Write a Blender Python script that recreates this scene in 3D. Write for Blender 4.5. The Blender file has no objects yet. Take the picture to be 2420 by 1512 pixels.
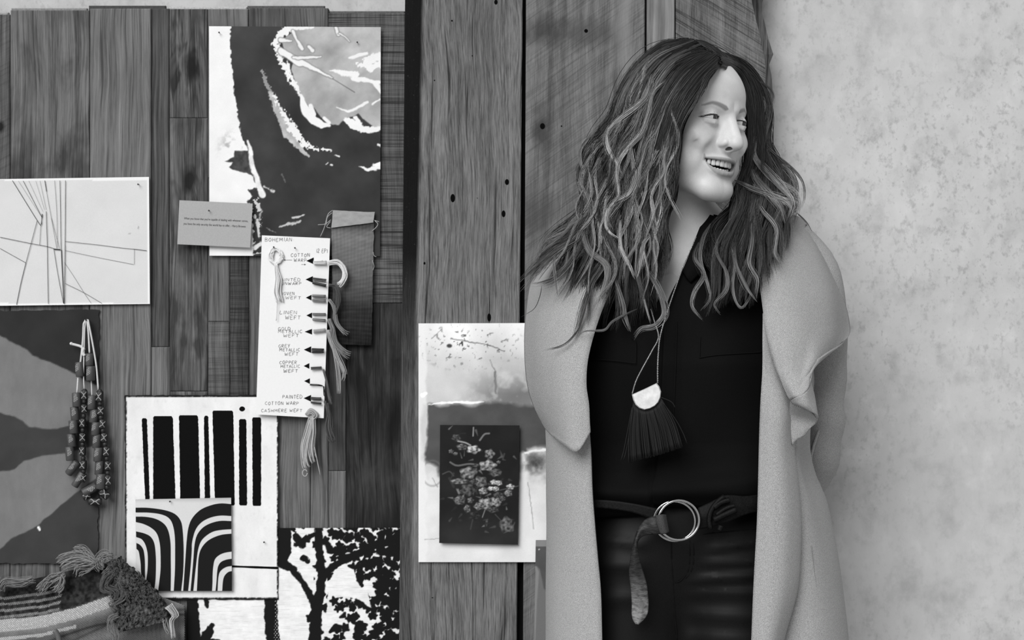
import bpy, bmesh, math, random
import numpy as np
from mathutils import Vector, Matrix

# ------------------------------------------------------------------ camera, sky, light, exposure
SC = bpy.context.scene
COL = SC.collection
F_PX, DIST, CAM_Z = 4032.0, 2.5, 1.28          # focal length in pixels of the 2420x1512 frame, camera distance, height
cam_data = bpy.data.cameras.new('camera')
cam = bpy.data.objects.new('camera', cam_data)
COL.objects.link(cam)
cam.location = (0, -DIST, CAM_Z)
cam.rotation_euler = (math.radians(90), 0, 0)
cam_data.sensor_width = 36.0
cam_data.lens = F_PX / 2420.0 * 36.0
cam_data.clip_start = 0.05
cam_data.dof.use_dof = True
cam_data.dof.focus_distance = DIST - 0.10
cam_data.dof.aperture_fstop = 10.0
SC.camera = cam

world = bpy.data.worlds.new('overcast_sky')
SC.world = world
world.use_nodes = True
bg = world.node_tree.nodes['Background']
bg.inputs[0].default_value = (1, 1, 1, 1)
bg.inputs[1].default_value = 0.42

sun_data = bpy.data.lights.new('soft_sun', 'SUN')
sun = bpy.data.objects.new('soft_sun', sun_data)
COL.objects.link(sun)
sun.location = (-2, -4, 5)
sun_data.energy = 3.1
sun_data.angle = math.radians(38)
sun.rotation_euler = Vector((0.36, 0.84, -0.56)).to_track_quat('-Z', 'Y').to_euler()

SC.view_settings.view_transform = 'Standard'
SC.view_settings.look = 'None'
SC.view_settings.gamma = 1.0
SC.view_settings.use_curve_mapping = False
SC.view_settings.exposure = 0.0

SC.cycles.max_bounces = 6
SC.cycles.diffuse_bounces = 3
SC.cycles.glossy_bounces = 3

# ------------------------------------------------------------------ helpers
WALL_Y = 0.300          # face of the plank cladding
PANEL_Y = 0.262         # face of the wide plank panel
RNG = random.Random(7)

def P(px, py, y):
    """world point at depth y seen at photograph pixel (px, py)"""
    s = (y + DIST) / F_PX
    return Vector(((px - 1210.0) * s, y, CAM_Z + (756.0 - py) * s))

def S(px, y):
    return px * (y + DIST) / F_PX

def srgb(v):
    v = v / 255.0
    return v / 12.92 if v <= 0.04045 else ((v + 0.055) / 1.055) ** 2.4

def setp(o, label=None, cat=None, group=None, kind=None):
    if label: o['label'] = label
    if cat: o['category'] = cat
    if group: o['group'] = group
    if kind: o['kind'] = kind
    return o

def link(name, data, parent=None, mat=None, loc=None):
    o = bpy.data.objects.new(name, data)
    COL.objects.link(o)
    if loc is not None: o.location = loc
    if parent is not None:
        o.parent = parent
        o.matrix_parent_inverse = Matrix.Translation(parent.location).inverted() if loc is None or True else Matrix()
    if mat is not None and data is not None:
        for m in (mat if isinstance(mat, (list, tuple)) else [mat]):
            data.materials.append(m)
    return o

def empty(name, loc):
    o = bpy.data.objects.new(name, None)
    COL.objects.link(o)
    o.location = loc
    o.empty_display_size = 0.02
    return o

def mesh_obj(name, verts, faces, mat, parent=None, smooth=False, mids=None, recenter=True):
    verts = np.asarray(verts, dtype=float).reshape(-1, 3)
    c = (verts.min(0) + verts.max(0)) / 2 if recenter else np.zeros(3)
    me = bpy.data.meshes.new(name)
    me.from_pydata((verts - c).tolist(), [], [list(map(int, f)) for f in faces])
    if smooth:
        me.polygons.foreach_set('use_smooth', [True] * len(me.polygons))
    if mids is not None:
        me.polygons.foreach_set('material_index', list(map(int, mids)))
    me.update()
    return link(name, me, parent, mat, Vector(c))

class MB:
    """collects simple shapes into one mesh"""
    def __init__(self): self.v, self.f, self.m = [], [], []
    def add(self, verts, faces, mid=0):
        b = len(self.v)
        self.v += [tuple(p) for p in verts]
        self.f += [[b + i for i in f] for f in faces]
        self.m += [mid] * len(faces)
    def box(self, lo, hi, mid=0):
        x0, y0, z0 = lo; x1, y1, z1 = hi
        self.add([(x0,y0,z0),(x1,y0,z0),(x1,y1,z0),(x0,y1,z0),(x0,y0,z1),(x1,y0,z1),(x1,y1,z1),(x0,y1,z1)],
                 [(0,3,2,1),(4,5,6,7),(0,1,5,4),(1,2,6,5),(2,3,7,6),(3,0,4,7)], mid)
    def tube(self, pts, r, n=6, mid=0, caps=True):
        pts = np.asarray(pts, float); m = len(pts)
        rr = np.full(m, r, float) if np.isscalar(r) else np.asarray(r, float)
        v, f = tube_arrays(pts, rr, n)
        b = len(self.v)
        self.v += [tuple(p) for p in v]
        self.f += [[b + i for i in q] for q in f]
        self.m += [mid] * len(f)
        if caps:
            self.f += [[b + i for i in range(n)][::-1], [b + (m - 1) * n + i for i in range(n)]]
            self.m += [mid, mid]
    def build(self, name, mat, parent=None, smooth=False):
        return mesh_obj(name, self.v, self.f, mat, parent, smooth, self.m)

def tube_arrays(pts, rr, n):
    m = len(pts)
    t = np.gradient(pts, axis=0)
    t /= np.linalg.norm(t, axis=1, keepdims=True) + 1e-12
    up = np.array([0.0, 1.0, 0.0]) if abs(t[0][1]) < 0.9 else np.array([1.0, 0, 0])
    a = np.cross(t, up); a /= np.linalg.norm(a, axis=1, keepdims=True) + 1e-9
    b = np.cross(t, a)
    ang = np.arange(n) * 2 * math.pi / n
    ring = a[:, None, :] * np.cos(ang)[None, :, None] + b[:, None, :] * np.sin(ang)[None, :, None]
    v = (pts[:, None, :] + ring * rr[:, None, None]).reshape(-1, 3)
    f = []
    for i in range(m - 1):
        for k in range(n):
            k2 = (k + 1) % n
            f.append((i * n + k, i * n + k2, (i + 1) * n + k2, (i + 1) * n + k))
    return v, f

def catmull(pts, n):
    """n samples of a Catmull-Rom curve through pts (any dimension), roughly uniform in arc length"""
    p = np.asarray(pts, float)
    if len(p) == 2:
        t = np.linspace(0, 1, n)[:, None]
        return p[0] * (1 - t) + p[1] * t
    q = np.vstack([2 * p[0] - p[1], p, 2 * p[-1] - p[-2]])
    seg = np.linalg.norm(np.diff(p, axis=0), axis=1) + 1e-9
    cum = np.concatenate([[0], np.cumsum(seg)])
    s = np.linspace(0, cum[-1], n)
    i = np.clip(np.searchsorted(cum, s, side='right') - 1, 0, len(seg) - 1)
    t = ((s - cum[i]) / seg[i])[:, None]
    p0, p1, p2, p3 = q[i], q[i + 1], q[i + 2], q[i + 3]
    return 0.5 * ((2 * p1) + (-p0 + p2) * t + (2 * p0 - 5 * p1 + 4 * p2 - p3) * t ** 2 + (-p0 + 3 * p1 - 3 * p2 + p3) * t ** 3)

def patch_points(rows, nu, nv):
    """rows: list of rows of control points with equal count -> (nv, nu, 3) grid, smooth both ways"""
    rows = [catmull(r, nu) for r in rows]
    cols = [catmull([r[k] for r in rows], nv) for k in range(nu)]
    return np.stack(cols, axis=1)

def grid_faces(nv, nu, close_u=False):
    f = []
    for i in range(nv - 1):
        for k in range(nu if close_u else nu - 1):
            k2 = (k + 1) % nu
            f.append((i * nu + k, i * nu + k2, (i + 1) * nu + k2, (i + 1) * nu + k))
    return f

# ------------------------------------------------------------------ value noise (for prints and shapes built in code)
def _hash(ix, iy, seed):
    h = (ix.astype(np.int64) * 374761393 + iy.astype(np.int64) * 668265263 + seed * 974634721) & 0x7fffffff
    h = ((h ^ (h >> 13)) * 1274126177) & 0x7fffffff
    h = (h ^ (h >> 16)) & 0x7fffffff
    return (h % 100003) / 100003.0

def vnoise(u, v, scale, seed=0):
    x = np.asarray(u, float) / scale; y = np.asarray(v, float) / scale
    ix = np.floor(x); iy = np.floor(y); fx = x - ix; fy = y - iy
    fx = fx * fx * (3 - 2 * fx); fy = fy * fy * (3 - 2 * fy)
    a = _hash(ix, iy, seed); b = _hash(ix + 1, iy, seed); c = _hash(ix, iy + 1, seed); d = _hash(ix + 1, iy + 1, seed)
    return (a * (1 - fx) + b * fx) * (1 - fy) + (c * (1 - fx) + d * fx) * fy

def fbm(u, v, scale, seed=0, octaves=4):
    t, a, s = 0.0, 0.5, 0.0
    for o in range(octaves):
        t = t + a * vnoise(u, v, scale / 2 ** o, seed + 31 * o); s += a; a *= 0.5
    return t / s

def seg_dist(u, v, pts, widths=None):
    """distance to a polyline, with optional width per point subtracted"""
    best = np.full(np.shape(u), 1e9)
    pts = np.asarray(pts, float)
    w = np.zeros(len(pts)) if widths is None else np.broadcast_to(np.asarray(widths, float), (len(pts),)) if np.ndim(widths) == 0 else np.asarray(widths, float)
    for i in range(len(pts) - 1):
        ax, ay = pts[i]; bx, by = pts[i + 1]
        dx, dy = bx - ax, by - ay
        t = np.clip(((u - ax) * dx + (v - ay) * dy) / (dx * dx + dy * dy + 1e-9), 0, 1)
        d = np.hypot(u - ax - t * dx, v - ay - t * dy) - (w[i] * (1 - t) + w[i + 1] * t)
        best = np.minimum(best, d)
    return best

def poly_sd(u, v, pts):
    """signed distance to a closed polygon, negative inside"""
    pts = np.asarray(pts, float)
    d = seg_dist(u, v, np.vstack([pts, pts[:1]]))
    inside = np.zeros(np.shape(u), bool)
    n = len(pts)
    for i in range(n):
        x0, y0 = pts[i]; x1, y1 = pts[(i + 1) % n]
        c = ((y0 > v) != (y1 > v))
        with np.errstate(divide='ignore', invalid='ignore'):
            xi = (x1 - x0) * (v - y0) / (y1 - y0 + 1e-12) + x0
        inside ^= c & (u < xi)
    return np.where(inside, -d, d)

def cover(d, soft=1.0):
    return np.clip(0.5 - d / (2 * soft), 0, 1)

# ------------------------------------------------------------------ node materials
class Mat:
    def __init__(self, name, rough=0.8, spec=0.3):
        self.m = bpy.data.materials.new(name)
        self.m.use_nodes = True
        self.t = self.m.node_tree
        self.b = self.t.nodes['Principled BSDF']
        self.b.inputs['Roughness'].default_value = rough
        self.b.inputs['Specular IOR Level'].default_value = spec
    def new(self, kind, **kw):
        n = self.t.nodes.new(kind)
        for k, v in kw.items(): setattr(n, k, v)
        return n
    def put(self, sock, val):
        if hasattr(val, 'is_output') or isinstance(val, bpy.types.NodeSocket): self.t.links.new(val, sock)
        elif isinstance(val, (int, float)) and sock.type == 'RGBA': sock.default_value = (val, val, val, 1)
        elif isinstance(val, (int, float)) and sock.type == 'VECTOR': sock.default_value = (val, val, val)
        else: sock.default_value = val
    def coord(self, kind='Object', jitter=True):
        c = self.new('ShaderNodeTexCoord').outputs[kind]
        if not jitter: return c
        r = self.new('ShaderNodeObjectInfo').outputs['Random']
        k = self.math('MULTIPLY', r, 37.0)
        a = self.new('ShaderNodeVectorMath', operation='ADD')
        self.put(a.inputs[0], c); self.put(a.inputs[1], k)
        return a.outputs[0]
    def mapping(self, vec, scale=(1,1,1), rot=(0,0,0), loc=(0,0,0)):
        n = self.new('ShaderNodeMapping')
        self.put(n.inputs['Vector'], vec)
        n.inputs['Scale'].default_value = scale
        n.inputs['Rotation'].default_value = rot
        n.inputs['Location'].default_value = loc
        return n.outputs[0]
    def noise(self, vec, scale=1.0, detail=4, rough=0.55, dist=0.0):
        n = self.new('ShaderNodeTexNoise')
        self.put(n.inputs['Vector'], vec)
        n.inputs['Scale'].default_value = scale
        n.inputs['Detail'].default_value = detail
        n.inputs['Roughness'].default_value = rough
        n.inputs['Distortion'].default_value = dist
        return n.outputs['Fac']
    def voronoi(self, vec, scale=1.0, out='Distance', **kw):
        n = self.new('ShaderNodeTexVoronoi', **kw)
        self.put(n.inputs['Vector'], vec)
        n.inputs['Scale'].default_value = scale
        return n.outputs[out]
    def wave(self, vec, scale=1.0, dist=0.0, detail=2, direction='X', profile='SIN'):
        n = self.new('ShaderNodeTexWave', bands_direction=direction, wave_profile=profile)
        self.put(n.inputs['Vector'], vec)
        n.inputs['Scale'].default_value = scale
        n.inputs['Distortion'].default_value = dist
        n.inputs['Detail'].default_value = detail
        return n.outputs['Fac']
    def math(self, op, a, b=0.0, clamp=False):
        n = self.new('ShaderNodeMath', operation=op, use_clamp=clamp)
        self.put(n.inputs[0], a); self.put(n.inputs[1], b)
        return n.outputs[0]
    def maprange(self, v, a, b, c=0.0, d=1.0):
        n = self.new('ShaderNodeMapRange')
        self.put(n.inputs[0], v)
        for i, x in enumerate((a, b, c, d)): n.inputs[i + 1].default_value = x
        return n.outputs[0]
    def ramp(self, fac, stops):
        n = self.new('ShaderNodeValToRGB')
        self.put(n.inputs[0], fac)
        e = n.color_ramp.elements
        while len(e) > len(stops): e.remove(e[-1])
        while len(e) < len(stops): e.new(0.5)
        for el, (p, v) in zip(e, stops):
            el.position = p; el.color = (v, v, v, 1)
        return n.outputs[0]
    def mix(self, fac, a, b, blend='MIX'):
        n = self.new('ShaderNodeMix', data_type='RGBA', blend_type=blend)
        self.put(n.inputs[0], fac); self.put(n.inputs[6], a); self.put(n.inputs[7], b)
        return n.outputs[2]
    def sep(self, vec):
        n = self.new('ShaderNodeSeparateXYZ'); self.put(n.inputs[0], vec); return n.outputs
    def attr(self, name='tone'):
        return self.new('ShaderNodeAttribute', attribute_name=name).outputs['Color']
    def color(self, v): self.put(self.b.inputs['Base Color'], v); return self
    def bump(self, h, strength=0.3, dist=0.001):
        n = self.new('ShaderNodeBump')
        n.inputs['Strength'].default_value = strength
        n.inputs['Distance'].default_value = dist
        self.put(n.inputs['Height'], h)
        self.put(self.b.inputs['Normal'], n.outputs[0])
        return self

def plain(name, v, rough=0.8, spec=0.3, grain=0.0, gscale=900.0, metal=0.0):
    m = Mat(name, rough, spec)
    m.b.inputs['Metallic'].default_value = metal
    if grain:
        n = m.noise(m.coord('Object', False), gscale, 3)
        m.color(m.ramp(n, [(0.25, max(0, v * (1 - grain))), (0.75, v * (1 + grain))]))
        m.bump(n, 0.15, 0.0005)
    else:
        m.color((v, v, v, 1))
    return m.m

def wood(name, lo, hi, blotch=0.3, crack=0.5, saw=0.0, saw_angle=0.0, seed=0.0, grain=1.0, flame=0.0, extra=None, bumpk=0.5, streak=0.65, zs=14):
    """weathered board: long grain, cracks, soft stains, optional saw marks, optional flame figure"""
    m = Mat(name, 0.86, 0.18)
    c = m.mapping(m.coord(), loc=(seed * 3.1, seed * 1.7, seed * 5.3))
    warp = m.noise(m.mapping(c, (6, 6, 2.2)), 1.0, 2)
    cw = m.new('ShaderNodeVectorMath', operation='MULTIPLY_ADD')
    m.put(cw.inputs[0], warp); m.put(cw.inputs[1], (0.05, 0.0, 0.0)); m.put(cw.inputs[2], c)
    cw = cw.outputs[0]
    fine = m.noise(m.mapping(cw, (520, 120, zs)), 1.0, 6, 0.72)
    broad = m.noise(m.mapping(cw, (75, 30, 2.2)), 1.0, 4, 0.6)
    cr = m.noise(m.mapping(cw, (190, 60, 3.4)), 1.0, 3, 0.5)
    crk = m.maprange(cr, 0.36, 0.30, 0.0, 1.0)
    bl = m.noise(m.mapping(c, (16, 10, 6.5)), 1.0, 4, 0.6, 0.4)
    f = m.math('ADD', m.math('MULTIPLY', fine, 0.55 * grain), m.math('MULTIPLY', broad, max(.1, 0.45 + 0.55 * (1 - grain))))
    lo, hi = lo * .62, hi * .88
    col = m.ramp(f, [(0.37, lo), (0.61, hi)])
    str_ = m.noise(m.mapping(cw, (300, 60, 5)), 1.0, 2, .5)
    col = m.mix(m.math('MULTIPLY', m.maprange(str_, .40, .33), streak), col, lo * .45)
    col = m.mix(m.math('MULTIPLY', m.maprange(str_, .60, .68), streak * .75), col, min(1, hi * 1.35))
    if flame:
        fl = m.noise(m.mapping(cw, (34, 20, 5.5)), 1.0, 3, 0.6, 1.4)
        col = m.mix(m.math('MULTIPLY', m.maprange(fl, 0.47, 0.60), flame), col, lo * 0.35)
    col = m.mix(m.math('MULTIPLY', m.maprange(bl, 0.48, 0.68), blotch), col, lo * 0.45)
    col = m.mix(m.math('MULTIPLY', m.maprange(bl, 0.45, 0.30), blotch * 0.6), col, min(1, hi * 1.25))
    h = m.math('SUBTRACT', fine, m.math('MULTIPLY', crk, 1.2 * crack))
    if saw:
        cr_ = m.mapping(c, rot=(0, saw_angle, 0))
        s1 = m.noise(m.mapping(cr_, (9, 4, 520)), 1.0, 3, 0.6)
        s2 = m.noise(m.mapping(cr_, (5, 4, 110)), 1.0, 3, 0.6)
        sm = m.math('ADD', m.math('MULTIPLY', s1, 0.6), m.math('MULTIPLY', s2, 0.4))
        col = m.mix(m.math('MULTIPLY', m.maprange(sm, 0.50, 0.40), saw), col, lo * 0.5)
        col = m.mix(m.math('MULTIPLY', m.maprange(sm, 0.54, 0.66), saw * 0.6), col, min(1, hi * 1.25))
        h = m.math('ADD', h, m.math('MULTIPLY', sm, saw * 1.2))
    col = m.mix(m.math('MULTIPLY', crk, crack), col, lo * 0.18)
    if extra: col = extra(m, c, col)
    m.color(col)
    m.bump(h, bumpk, 0.0015)
    return m.m
# ------------------------------------------------------------------ the setting: plaster wall, floor, plank cladding, plank panel
def concrete_mat():
    m = Mat('mottled_plaster', 0.9, 0.2)
    c = m.coord('Object', False)
    big = m.noise(c, 3.0, 4, 0.6)
    midn = m.noise(m.mapping(c, (1, 1, 0.8)), 17.0, 7, 0.68)
    sp = m.noise(m.mapping(c, (1.0, 1, 0.75)), 105.0, 4, 0.6)
    sp2 = m.noise(m.mapping(c, (1.2, 1, 0.6)), 260.0, 3, 0.6)
    zone = m.maprange(m.noise(c, 2.2, 3, 0.5), 0.40, 0.60)
    base = m.ramp(big, [(0.3, 0.440), (0.7, 0.530)])
    base = m.mix(m.math('MULTIPLY', m.maprange(midn, 0.50, 0.68), 0.50), base, 0.29)
    base = m.mix(m.math('MULTIPLY', m.maprange(midn, 0.46, 0.30), 0.55), base, 0.60)
    k = m.math('MULTIPLY', m.maprange(sp, 0.54, 0.70), m.math('ADD', m.math('MULTIPLY', zone, 0.45), 0.14))
    base = m.mix(k, base, 0.26)
    k2 = m.math('MULTIPLY', m.maprange(sp2, 0.64, 0.74), m.math('ADD', m.math('MULTIPLY', zone, 0.5), 0.08))
    base = m.mix(k2, base, 0.20)
    m.color(base)
    m.bump(m.math('ADD', m.math('MULTIPLY', midn, 0.5), sp), 0.10, 0.0012)
    return m.m

wall = MB()
wall.box((-2.2, 0.345, 0.0), (2.4, 0.47, 2.9))
wall_back = wall.build('wall_back', concrete_mat())
setp(wall_back, 'pale mottled plaster wall behind everything', 'wall', kind='structure')

def floor_mat():
    m = Mat('grey_concrete_floor', 0.8, 0.3)
    c = m.coord('Object', False)
    m.color(m.ramp(m.noise(c, 4.0, 5, 0.6), [(0.3, 0.25), (0.7, 0.38)]))
    return m.m
fl = MB(); fl.box((-2.2, -4.0, -0.08), (2.4, 0.345, 0.0))
floor = setp(fl.build('floor', floor_mat()), 'grey concrete floor below the frame', 'floor', kind='structure')

def plank(parent, px0, px1, py0, py1, yf, mat, thick=0.022, slant=0.0, name='plank', cham=0.0016, gap=0.5):
    """a board whose face stands at depth yf; slant shifts the bottom edge sideways (px)"""
    a = P(px0 + gap, py0, yf); b = P(px1 - gap, py0, yf); c = P(px1 - gap + slant, py1, yf); d = P(px0 + gap + slant, py1, yf)
    k = cham
    fr = [a + Vector((k,0,-k)), b + Vector((-k,0,-k)), c + Vector((-k,0,k)), d + Vector((k,0,k))]
    md = [p + Vector((0, k, 0)) for p in (a, b, c, d)]
    bk = [p + Vector((0, thick, 0)) for p in (a, b, c, d)]
    v = fr + md + bk
    f = [(0,3,2,1)]
    for i in range(4):
        j = (i + 1) % 4
        f += [(i, j, 4 + j, 4 + i), (4 + i, 4 + j, 8 + j, 8 + i)]
    f.append((8, 9, 10, 11))
    return mesh_obj(name, v, f, mat, parent)

g = srgb
wall_left_mb = MB()
lo_ = P(-120, 1900, 0.332); hi_ = P(958, 40, 0.345)
wall_left_mb.box((lo_.x, 0.3335, 0.0), (hi_.x, 0.345, hi_.z))
wall_left = setp(wall_left_mb.build('wall_left', plain('dark_backing_board', 0.02)), 'cladding of narrow reclaimed grey boards in upright rows', 'wall', kind='structure')

def knot_stain(cx, cz, rx, rz, dark, k=0.9):
    """an eye-shaped knot with a dark stain, in the board's own coordinates (metres from its centre)"""
    def ex(m, c, col):
        p = m.new('ShaderNodeTexCoord').outputs['Object']
        mp = m.mapping(p, (1 / rx, 1, 1 / rz), (0, 0, 0), (-cx / rx, 0, -cz / rz))
        s = m.sep(mp)
        d = m.math('SQRT', m.math('ADD', m.math('POWER', s[0], 2.0), m.math('POWER', s[2], 2.0)))
        d = m.math('ADD', d, m.math('MULTIPLY', m.math('SUBTRACT', m.noise(m.mapping(p, (60, 20, 25)), 1.0, 3), 0.5), 0.9))
        return m.mix(m.math('MULTIPLY', m.maprange(d, 1.0, 0.45), k), col, dark)
    return ex

W = {}
def wd(key, *a, **kw):
    W[key] = wood('wood_' + key, *a, **kw)
    return W[key]
# (x0, x1, y0, y1, depth offset, material)
boards = [
    (-90, 24, 34, 1760, 0.000, wd('ash_plain', .085, .165, blotch=.25, crack=.3, saw=.25, saw_angle=.5, extra=knot_stain(.024, .415, .009, .013, .004))),
    (24, 212, 24, 1760, -0.001, wd('stained_pine', .080, .190, blotch=.75, crack=.30, seed=2.3)),
    (212, 357, 20, 1760, -0.003, wd('straight_grain', .115, .225, blotch=.22, crack=.28, seed=4.1)),
    (357, 400, 20, 820, 0.001, wd('narrow_dark', .055, .120, blotch=.35, crack=.7, seed=1.2)),
    (357, 402, 820, 1760, -0.001, wd('pale_offcut', .130, .225, blotch=.25, crack=.15, seed=6.6)),
    (400, 491, 21, 279, 0.000, wd('charred_figure', .055, .190, blotch=.55, crack=.25, flame=.85, seed=3.4, extra=knot_stain(.004, -.005, .016, .034, .010))),
    (400, 491, 279, 925, 0.000, wd('figured_board', .065, .190, blotch=.6, crack=.2, flame=.60, seed=8.2, extra=knot_stain(.002, .122, .015, .03, .008))),
    (402, 491, 925, 1760, 0.000, wd('figured_low', .080, .200, blotch=.35, crack=.2, flame=.3, seed=8.9)),
    (491, 587, 21, 420, -0.001, wd('pale_short', .130, .230, blotch=.3, crack=.3, seed=5.0)),
    (491, 543, 420, 760, 0.000, wd('mid_grey', .085, .175, blotch=.35, crack=.3, seed=9.1)),
    (491, 543, 760, 1760, 0.001, wd('cross_sawn', .095, .190, blotch=.25, crack=.2, saw=.45, seed=9.6, streak=.2)),
    (543, 588, 420, 1760, -0.001, wd('dark_cross_sawn', .030, .095, blotch=.3, crack=.2, saw=.55, seed=1.9, streak=.2)),
    (588, 776, 19, 600, -0.002, wd('brown_grey', .085, .175, blotch=.45, crack=.35, seed=2.8)),
    (588, 640, 600, 1760, 0.000, wd('grey_strip', .085, .165, blotch=.3, crack=.3, seed=3.9)),
    (640, 734, 600, 1760, 0.000, wd('light_strip', .115, .225, blotch=.25, crack=.3, seed=4.4)),
    (734, 776, 600, 1760, -0.001, wd('smooth_strip', .140, .230, blotch=.15, crack=.15, seed=4.9)),
    (776, 958, 31, 716, -0.001, wd('saw_marked', .065, .160, blotch=.25, crack=.15, saw=.85, seed=7.7, streak=.15)),
    (776, 818, 716, 1113, 0.001, wd('dusky_strip', .050, .115, blotch=.45, crack=.35, seed=5.5)),
    (776, 818, 1113, 1760, -0.001, wd('pale_end', .120, .215, blotch=.3, crack=.25, seed=6.1)),
    (818, 958, 716, 1760, 0.000, wd('dark_knotty', .016, .060, blotch=.7, crack=.3, flame=.5, seed=7.1,
        extra=knot_stain(0.03, -0.02, 0.035, 0.05, 0.012))),
]
for (x0, x1, y0, y1, off, mt) in boards:
    plank(wall_left, x0, x1, y0, y1, WALL_Y + 0.004 + off, mt)
# the ends of a second layer of boards that stand a finger above the first
for (x0, x1, y0, y1, v) in [(26, 206, 19, 60, .22), (209, 392, 13, 60, .055), (397, 584, 16, 60, .42), (584, 768, 13.5, 60, .085), (776, 957, 26, 60, .10), (-60, 20, 29, 60, .32)]:
    plank(wall_left, x0, x1, y0, y1, WALL_Y + 0.029, plain('board_end_grey', v, grain=.3, gscale=300), thick=0.008, name='backing_plank')

def nail_hole(parent, px, py, yf, r_px, mat, name='nail_hole', stretch=1.0):
    mb = MB()
    c = P(px, py, yf)
    r = S(r_px, yf)
    n = 12
    ring = [(c.x + r * math.cos(2*math.pi*i/n), c.y - 0.0003, c.z + r * stretch * math.sin(2*math.pi*i/n)) for i in range(n)]
    inner = [(c.x + .6*r * math.cos(2*math.pi*i/n), c.y - 0.0006, c.z + .6*r * stretch * math.sin(2*math.pi*i/n)) for i in range(n)]
    mb.add(ring + inner, [tuple(range(2*n-1, n-1, -1))] + [(i, i+n, (i+1)%n+n, (i+1)%n) for i in range(n)])
    return mb.build(name, mat, parent)

# ---- the tall panel of wide barn planks
panel = empty('plank_panel', P(1380, 1512, PANEL_Y) * 1.0)
panel.location = (P(1380, 756, PANEL_Y).x, PANEL_Y + 0.02, 0.0)
setp(panel, 'tall panel of wide weathered barn planks standing behind the woman', 'panel')

def edge_paint(m, c, col):
    """worn black paint along the left edge of the first plank"""
    p = m.new('ShaderNodeTexCoord').outputs['Object']
    s = m.sep(p)
    nz = m.math('SUBTRACT', m.noise(m.mapping(p, (40, 10, 9)), 1.0, 4, 0.6), 0.5)
    # width of the band shrinks from the top to the bottom of the plank
    w = m.maprange(s[2], -0.30, 0.62, -0.078, -0.060)
    d = m.math('SUBTRACT', m.math('ADD', s[0], m.math('MULTIPLY', nz, 0.006)), w)
    k = m.maprange(d, 0.003, -0.003)
    wear = m.maprange(s[2], -0.10, 0.15, 0.50, 0.99)
    sc = m.maprange(m.noise(m.mapping(p, (220, 10, 320)), 1.0, 5, .7), 0.62, 0.80, 1.0, 0.55)
    col = m.mix(m.math('MULTIPLY', m.math('MULTIPLY', k, wear), sc), col, 0.003)
    return col

def sanded_stains(m, c, col):
    p = m.new('ShaderNodeTexCoord').outputs['Object']
    def spot(col, px, py, rx, rz, dark, k):
        w = P(px, py, PANEL_Y); o = P(1385, (-260 + 1900) / 2, PANEL_Y)
        mp = m.mapping(p, (1 / rx, 1, 1 / rz), (0, 0, 0), (-(w.x - o.x) / rx, 0, -(w.z - o.z) / rz))
        s = m.sep(mp)
        d = m.math('SQRT', m.math('ADD', m.math('POWER', s[0], 2.0), m.math('POWER', s[2], 2.0)))
        d = m.math('ADD', d, m.math('MULTIPLY', m.math('SUBTRACT', m.noise(m.mapping(p, (40, 20, 26)), 1.0, 4), 0.5), 1.4))
        return m.mix(m.math('MULTIPLY', m.maprange(d, 1.1, 0.3), k), col, dark)
    col = spot(col, 1290, 70, .045, .03, .035, .75)
    col = spot(col, 1400, 80, .07, .03, .05, .6)
    col = spot(col, 1286, 310, .017, .055, .035, .8)
    col = spot(col, 1262, 500, .05, .05, .06, .6)
    col = spot(col, 1480, 40, .02, .1, .26, .5)
    return col

wA = wood('barn_plank_weathered', .085, .270, blotch=.28, crack=.75, seed=1.4, grain=1.3, extra=edge_paint, bumpk=.9, streak=.35, zs=26)
wB = wood('barn_plank_sanded', .135, .230, blotch=.25, crack=.10, saw=.38, saw_angle=.62, seed=2.9, grain=.8, extra=sanded_stains, bumpk=.35, streak=.10, zs=40)
wC = wood('barn_plank_pale', .190, .300, blotch=.30, crack=.08, seed=5.2, grain=.6, bumpk=.3, streak=.12)
wD = wood('rough_sawn_plank', .090, .230, blotch=.35, crack=.10, saw=.75, saw_angle=-.55, seed=6.4, grain=.9, bumpk=1.0, streak=.12, zs=40)
pl1 = plank(panel, 959, 1238, -260, 1900, PANEL_Y, wA, 0.04, -20)
pl2 = plank(panel, 1244, 1526, -260, 1900, PANEL_Y + .001, wB, 0.04, -10)
pl3 = plank(panel, 1529, 1596, -260, 1900, PANEL_Y + .002, wC, 0.04, -5)
# the last plank keeps its wavy bark edge
def bark_edge_plank():
    zs = np.linspace(-260, 1900, 90)
    v, f = [], []
    ys = PANEL_Y + 0.0015
    for i, py in enumerate(zs):
        t = (py + 260) / 2160
        bow = 1778 + 34 * min(1, max(0, (py + 40) / 210.0)) - 9 * vnoise(np.array(py), np.array(0.), 120, 5)
        ragged = bow + 9 + 7 * vnoise(np.array(py), np.array(0.), 26, 3) + 8 * vnoise(np.array(py), np.array(0.), 9, 8) + max(0, 22 * (1 - (py + 20) / 60.0) if py > -20 else 22)
        v += [P(1597, py, ys), P(1690, py, ys - .001), P(bow, py, ys + .001), P(ragged, py, ys + .010), P(ragged - 6, py, ys + .032), P(1597, py, ys + .036)]
    n = 6
    mids = []
    for i in range(len(zs) - 1):
        for k in range(n):
            k2 = (k + 1) % n
            f.append((i*n + k, (i+1)*n + k, (i+1)*n + k2, i*n + k2)); mids.append(1 if k in (2, 3) else 0)
    f += [tuple(range(n)), tuple(range((len(zs)-1)*n, len(zs)*n))[::-1]]; mids += [0, 0]
    bark = wood('bark_edge', .030, .150, blotch=.7, crack=.7, seed=3.3, bumpk=1.2)
    return mesh_obj('plank', v, f, [wD, bark], panel, False, mids)
pl4 = bark_edge_plank()
back = MB(); a_ = P(962, 1900, PANEL_Y + .04)
back.box((P(975, 0, PANEL_Y+.04).x, PANEL_Y + .0405, 0.0), (P(1780, 0, PANEL_Y+.04).x, 0.3445, P(0, -260, PANEL_Y).z))
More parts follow.
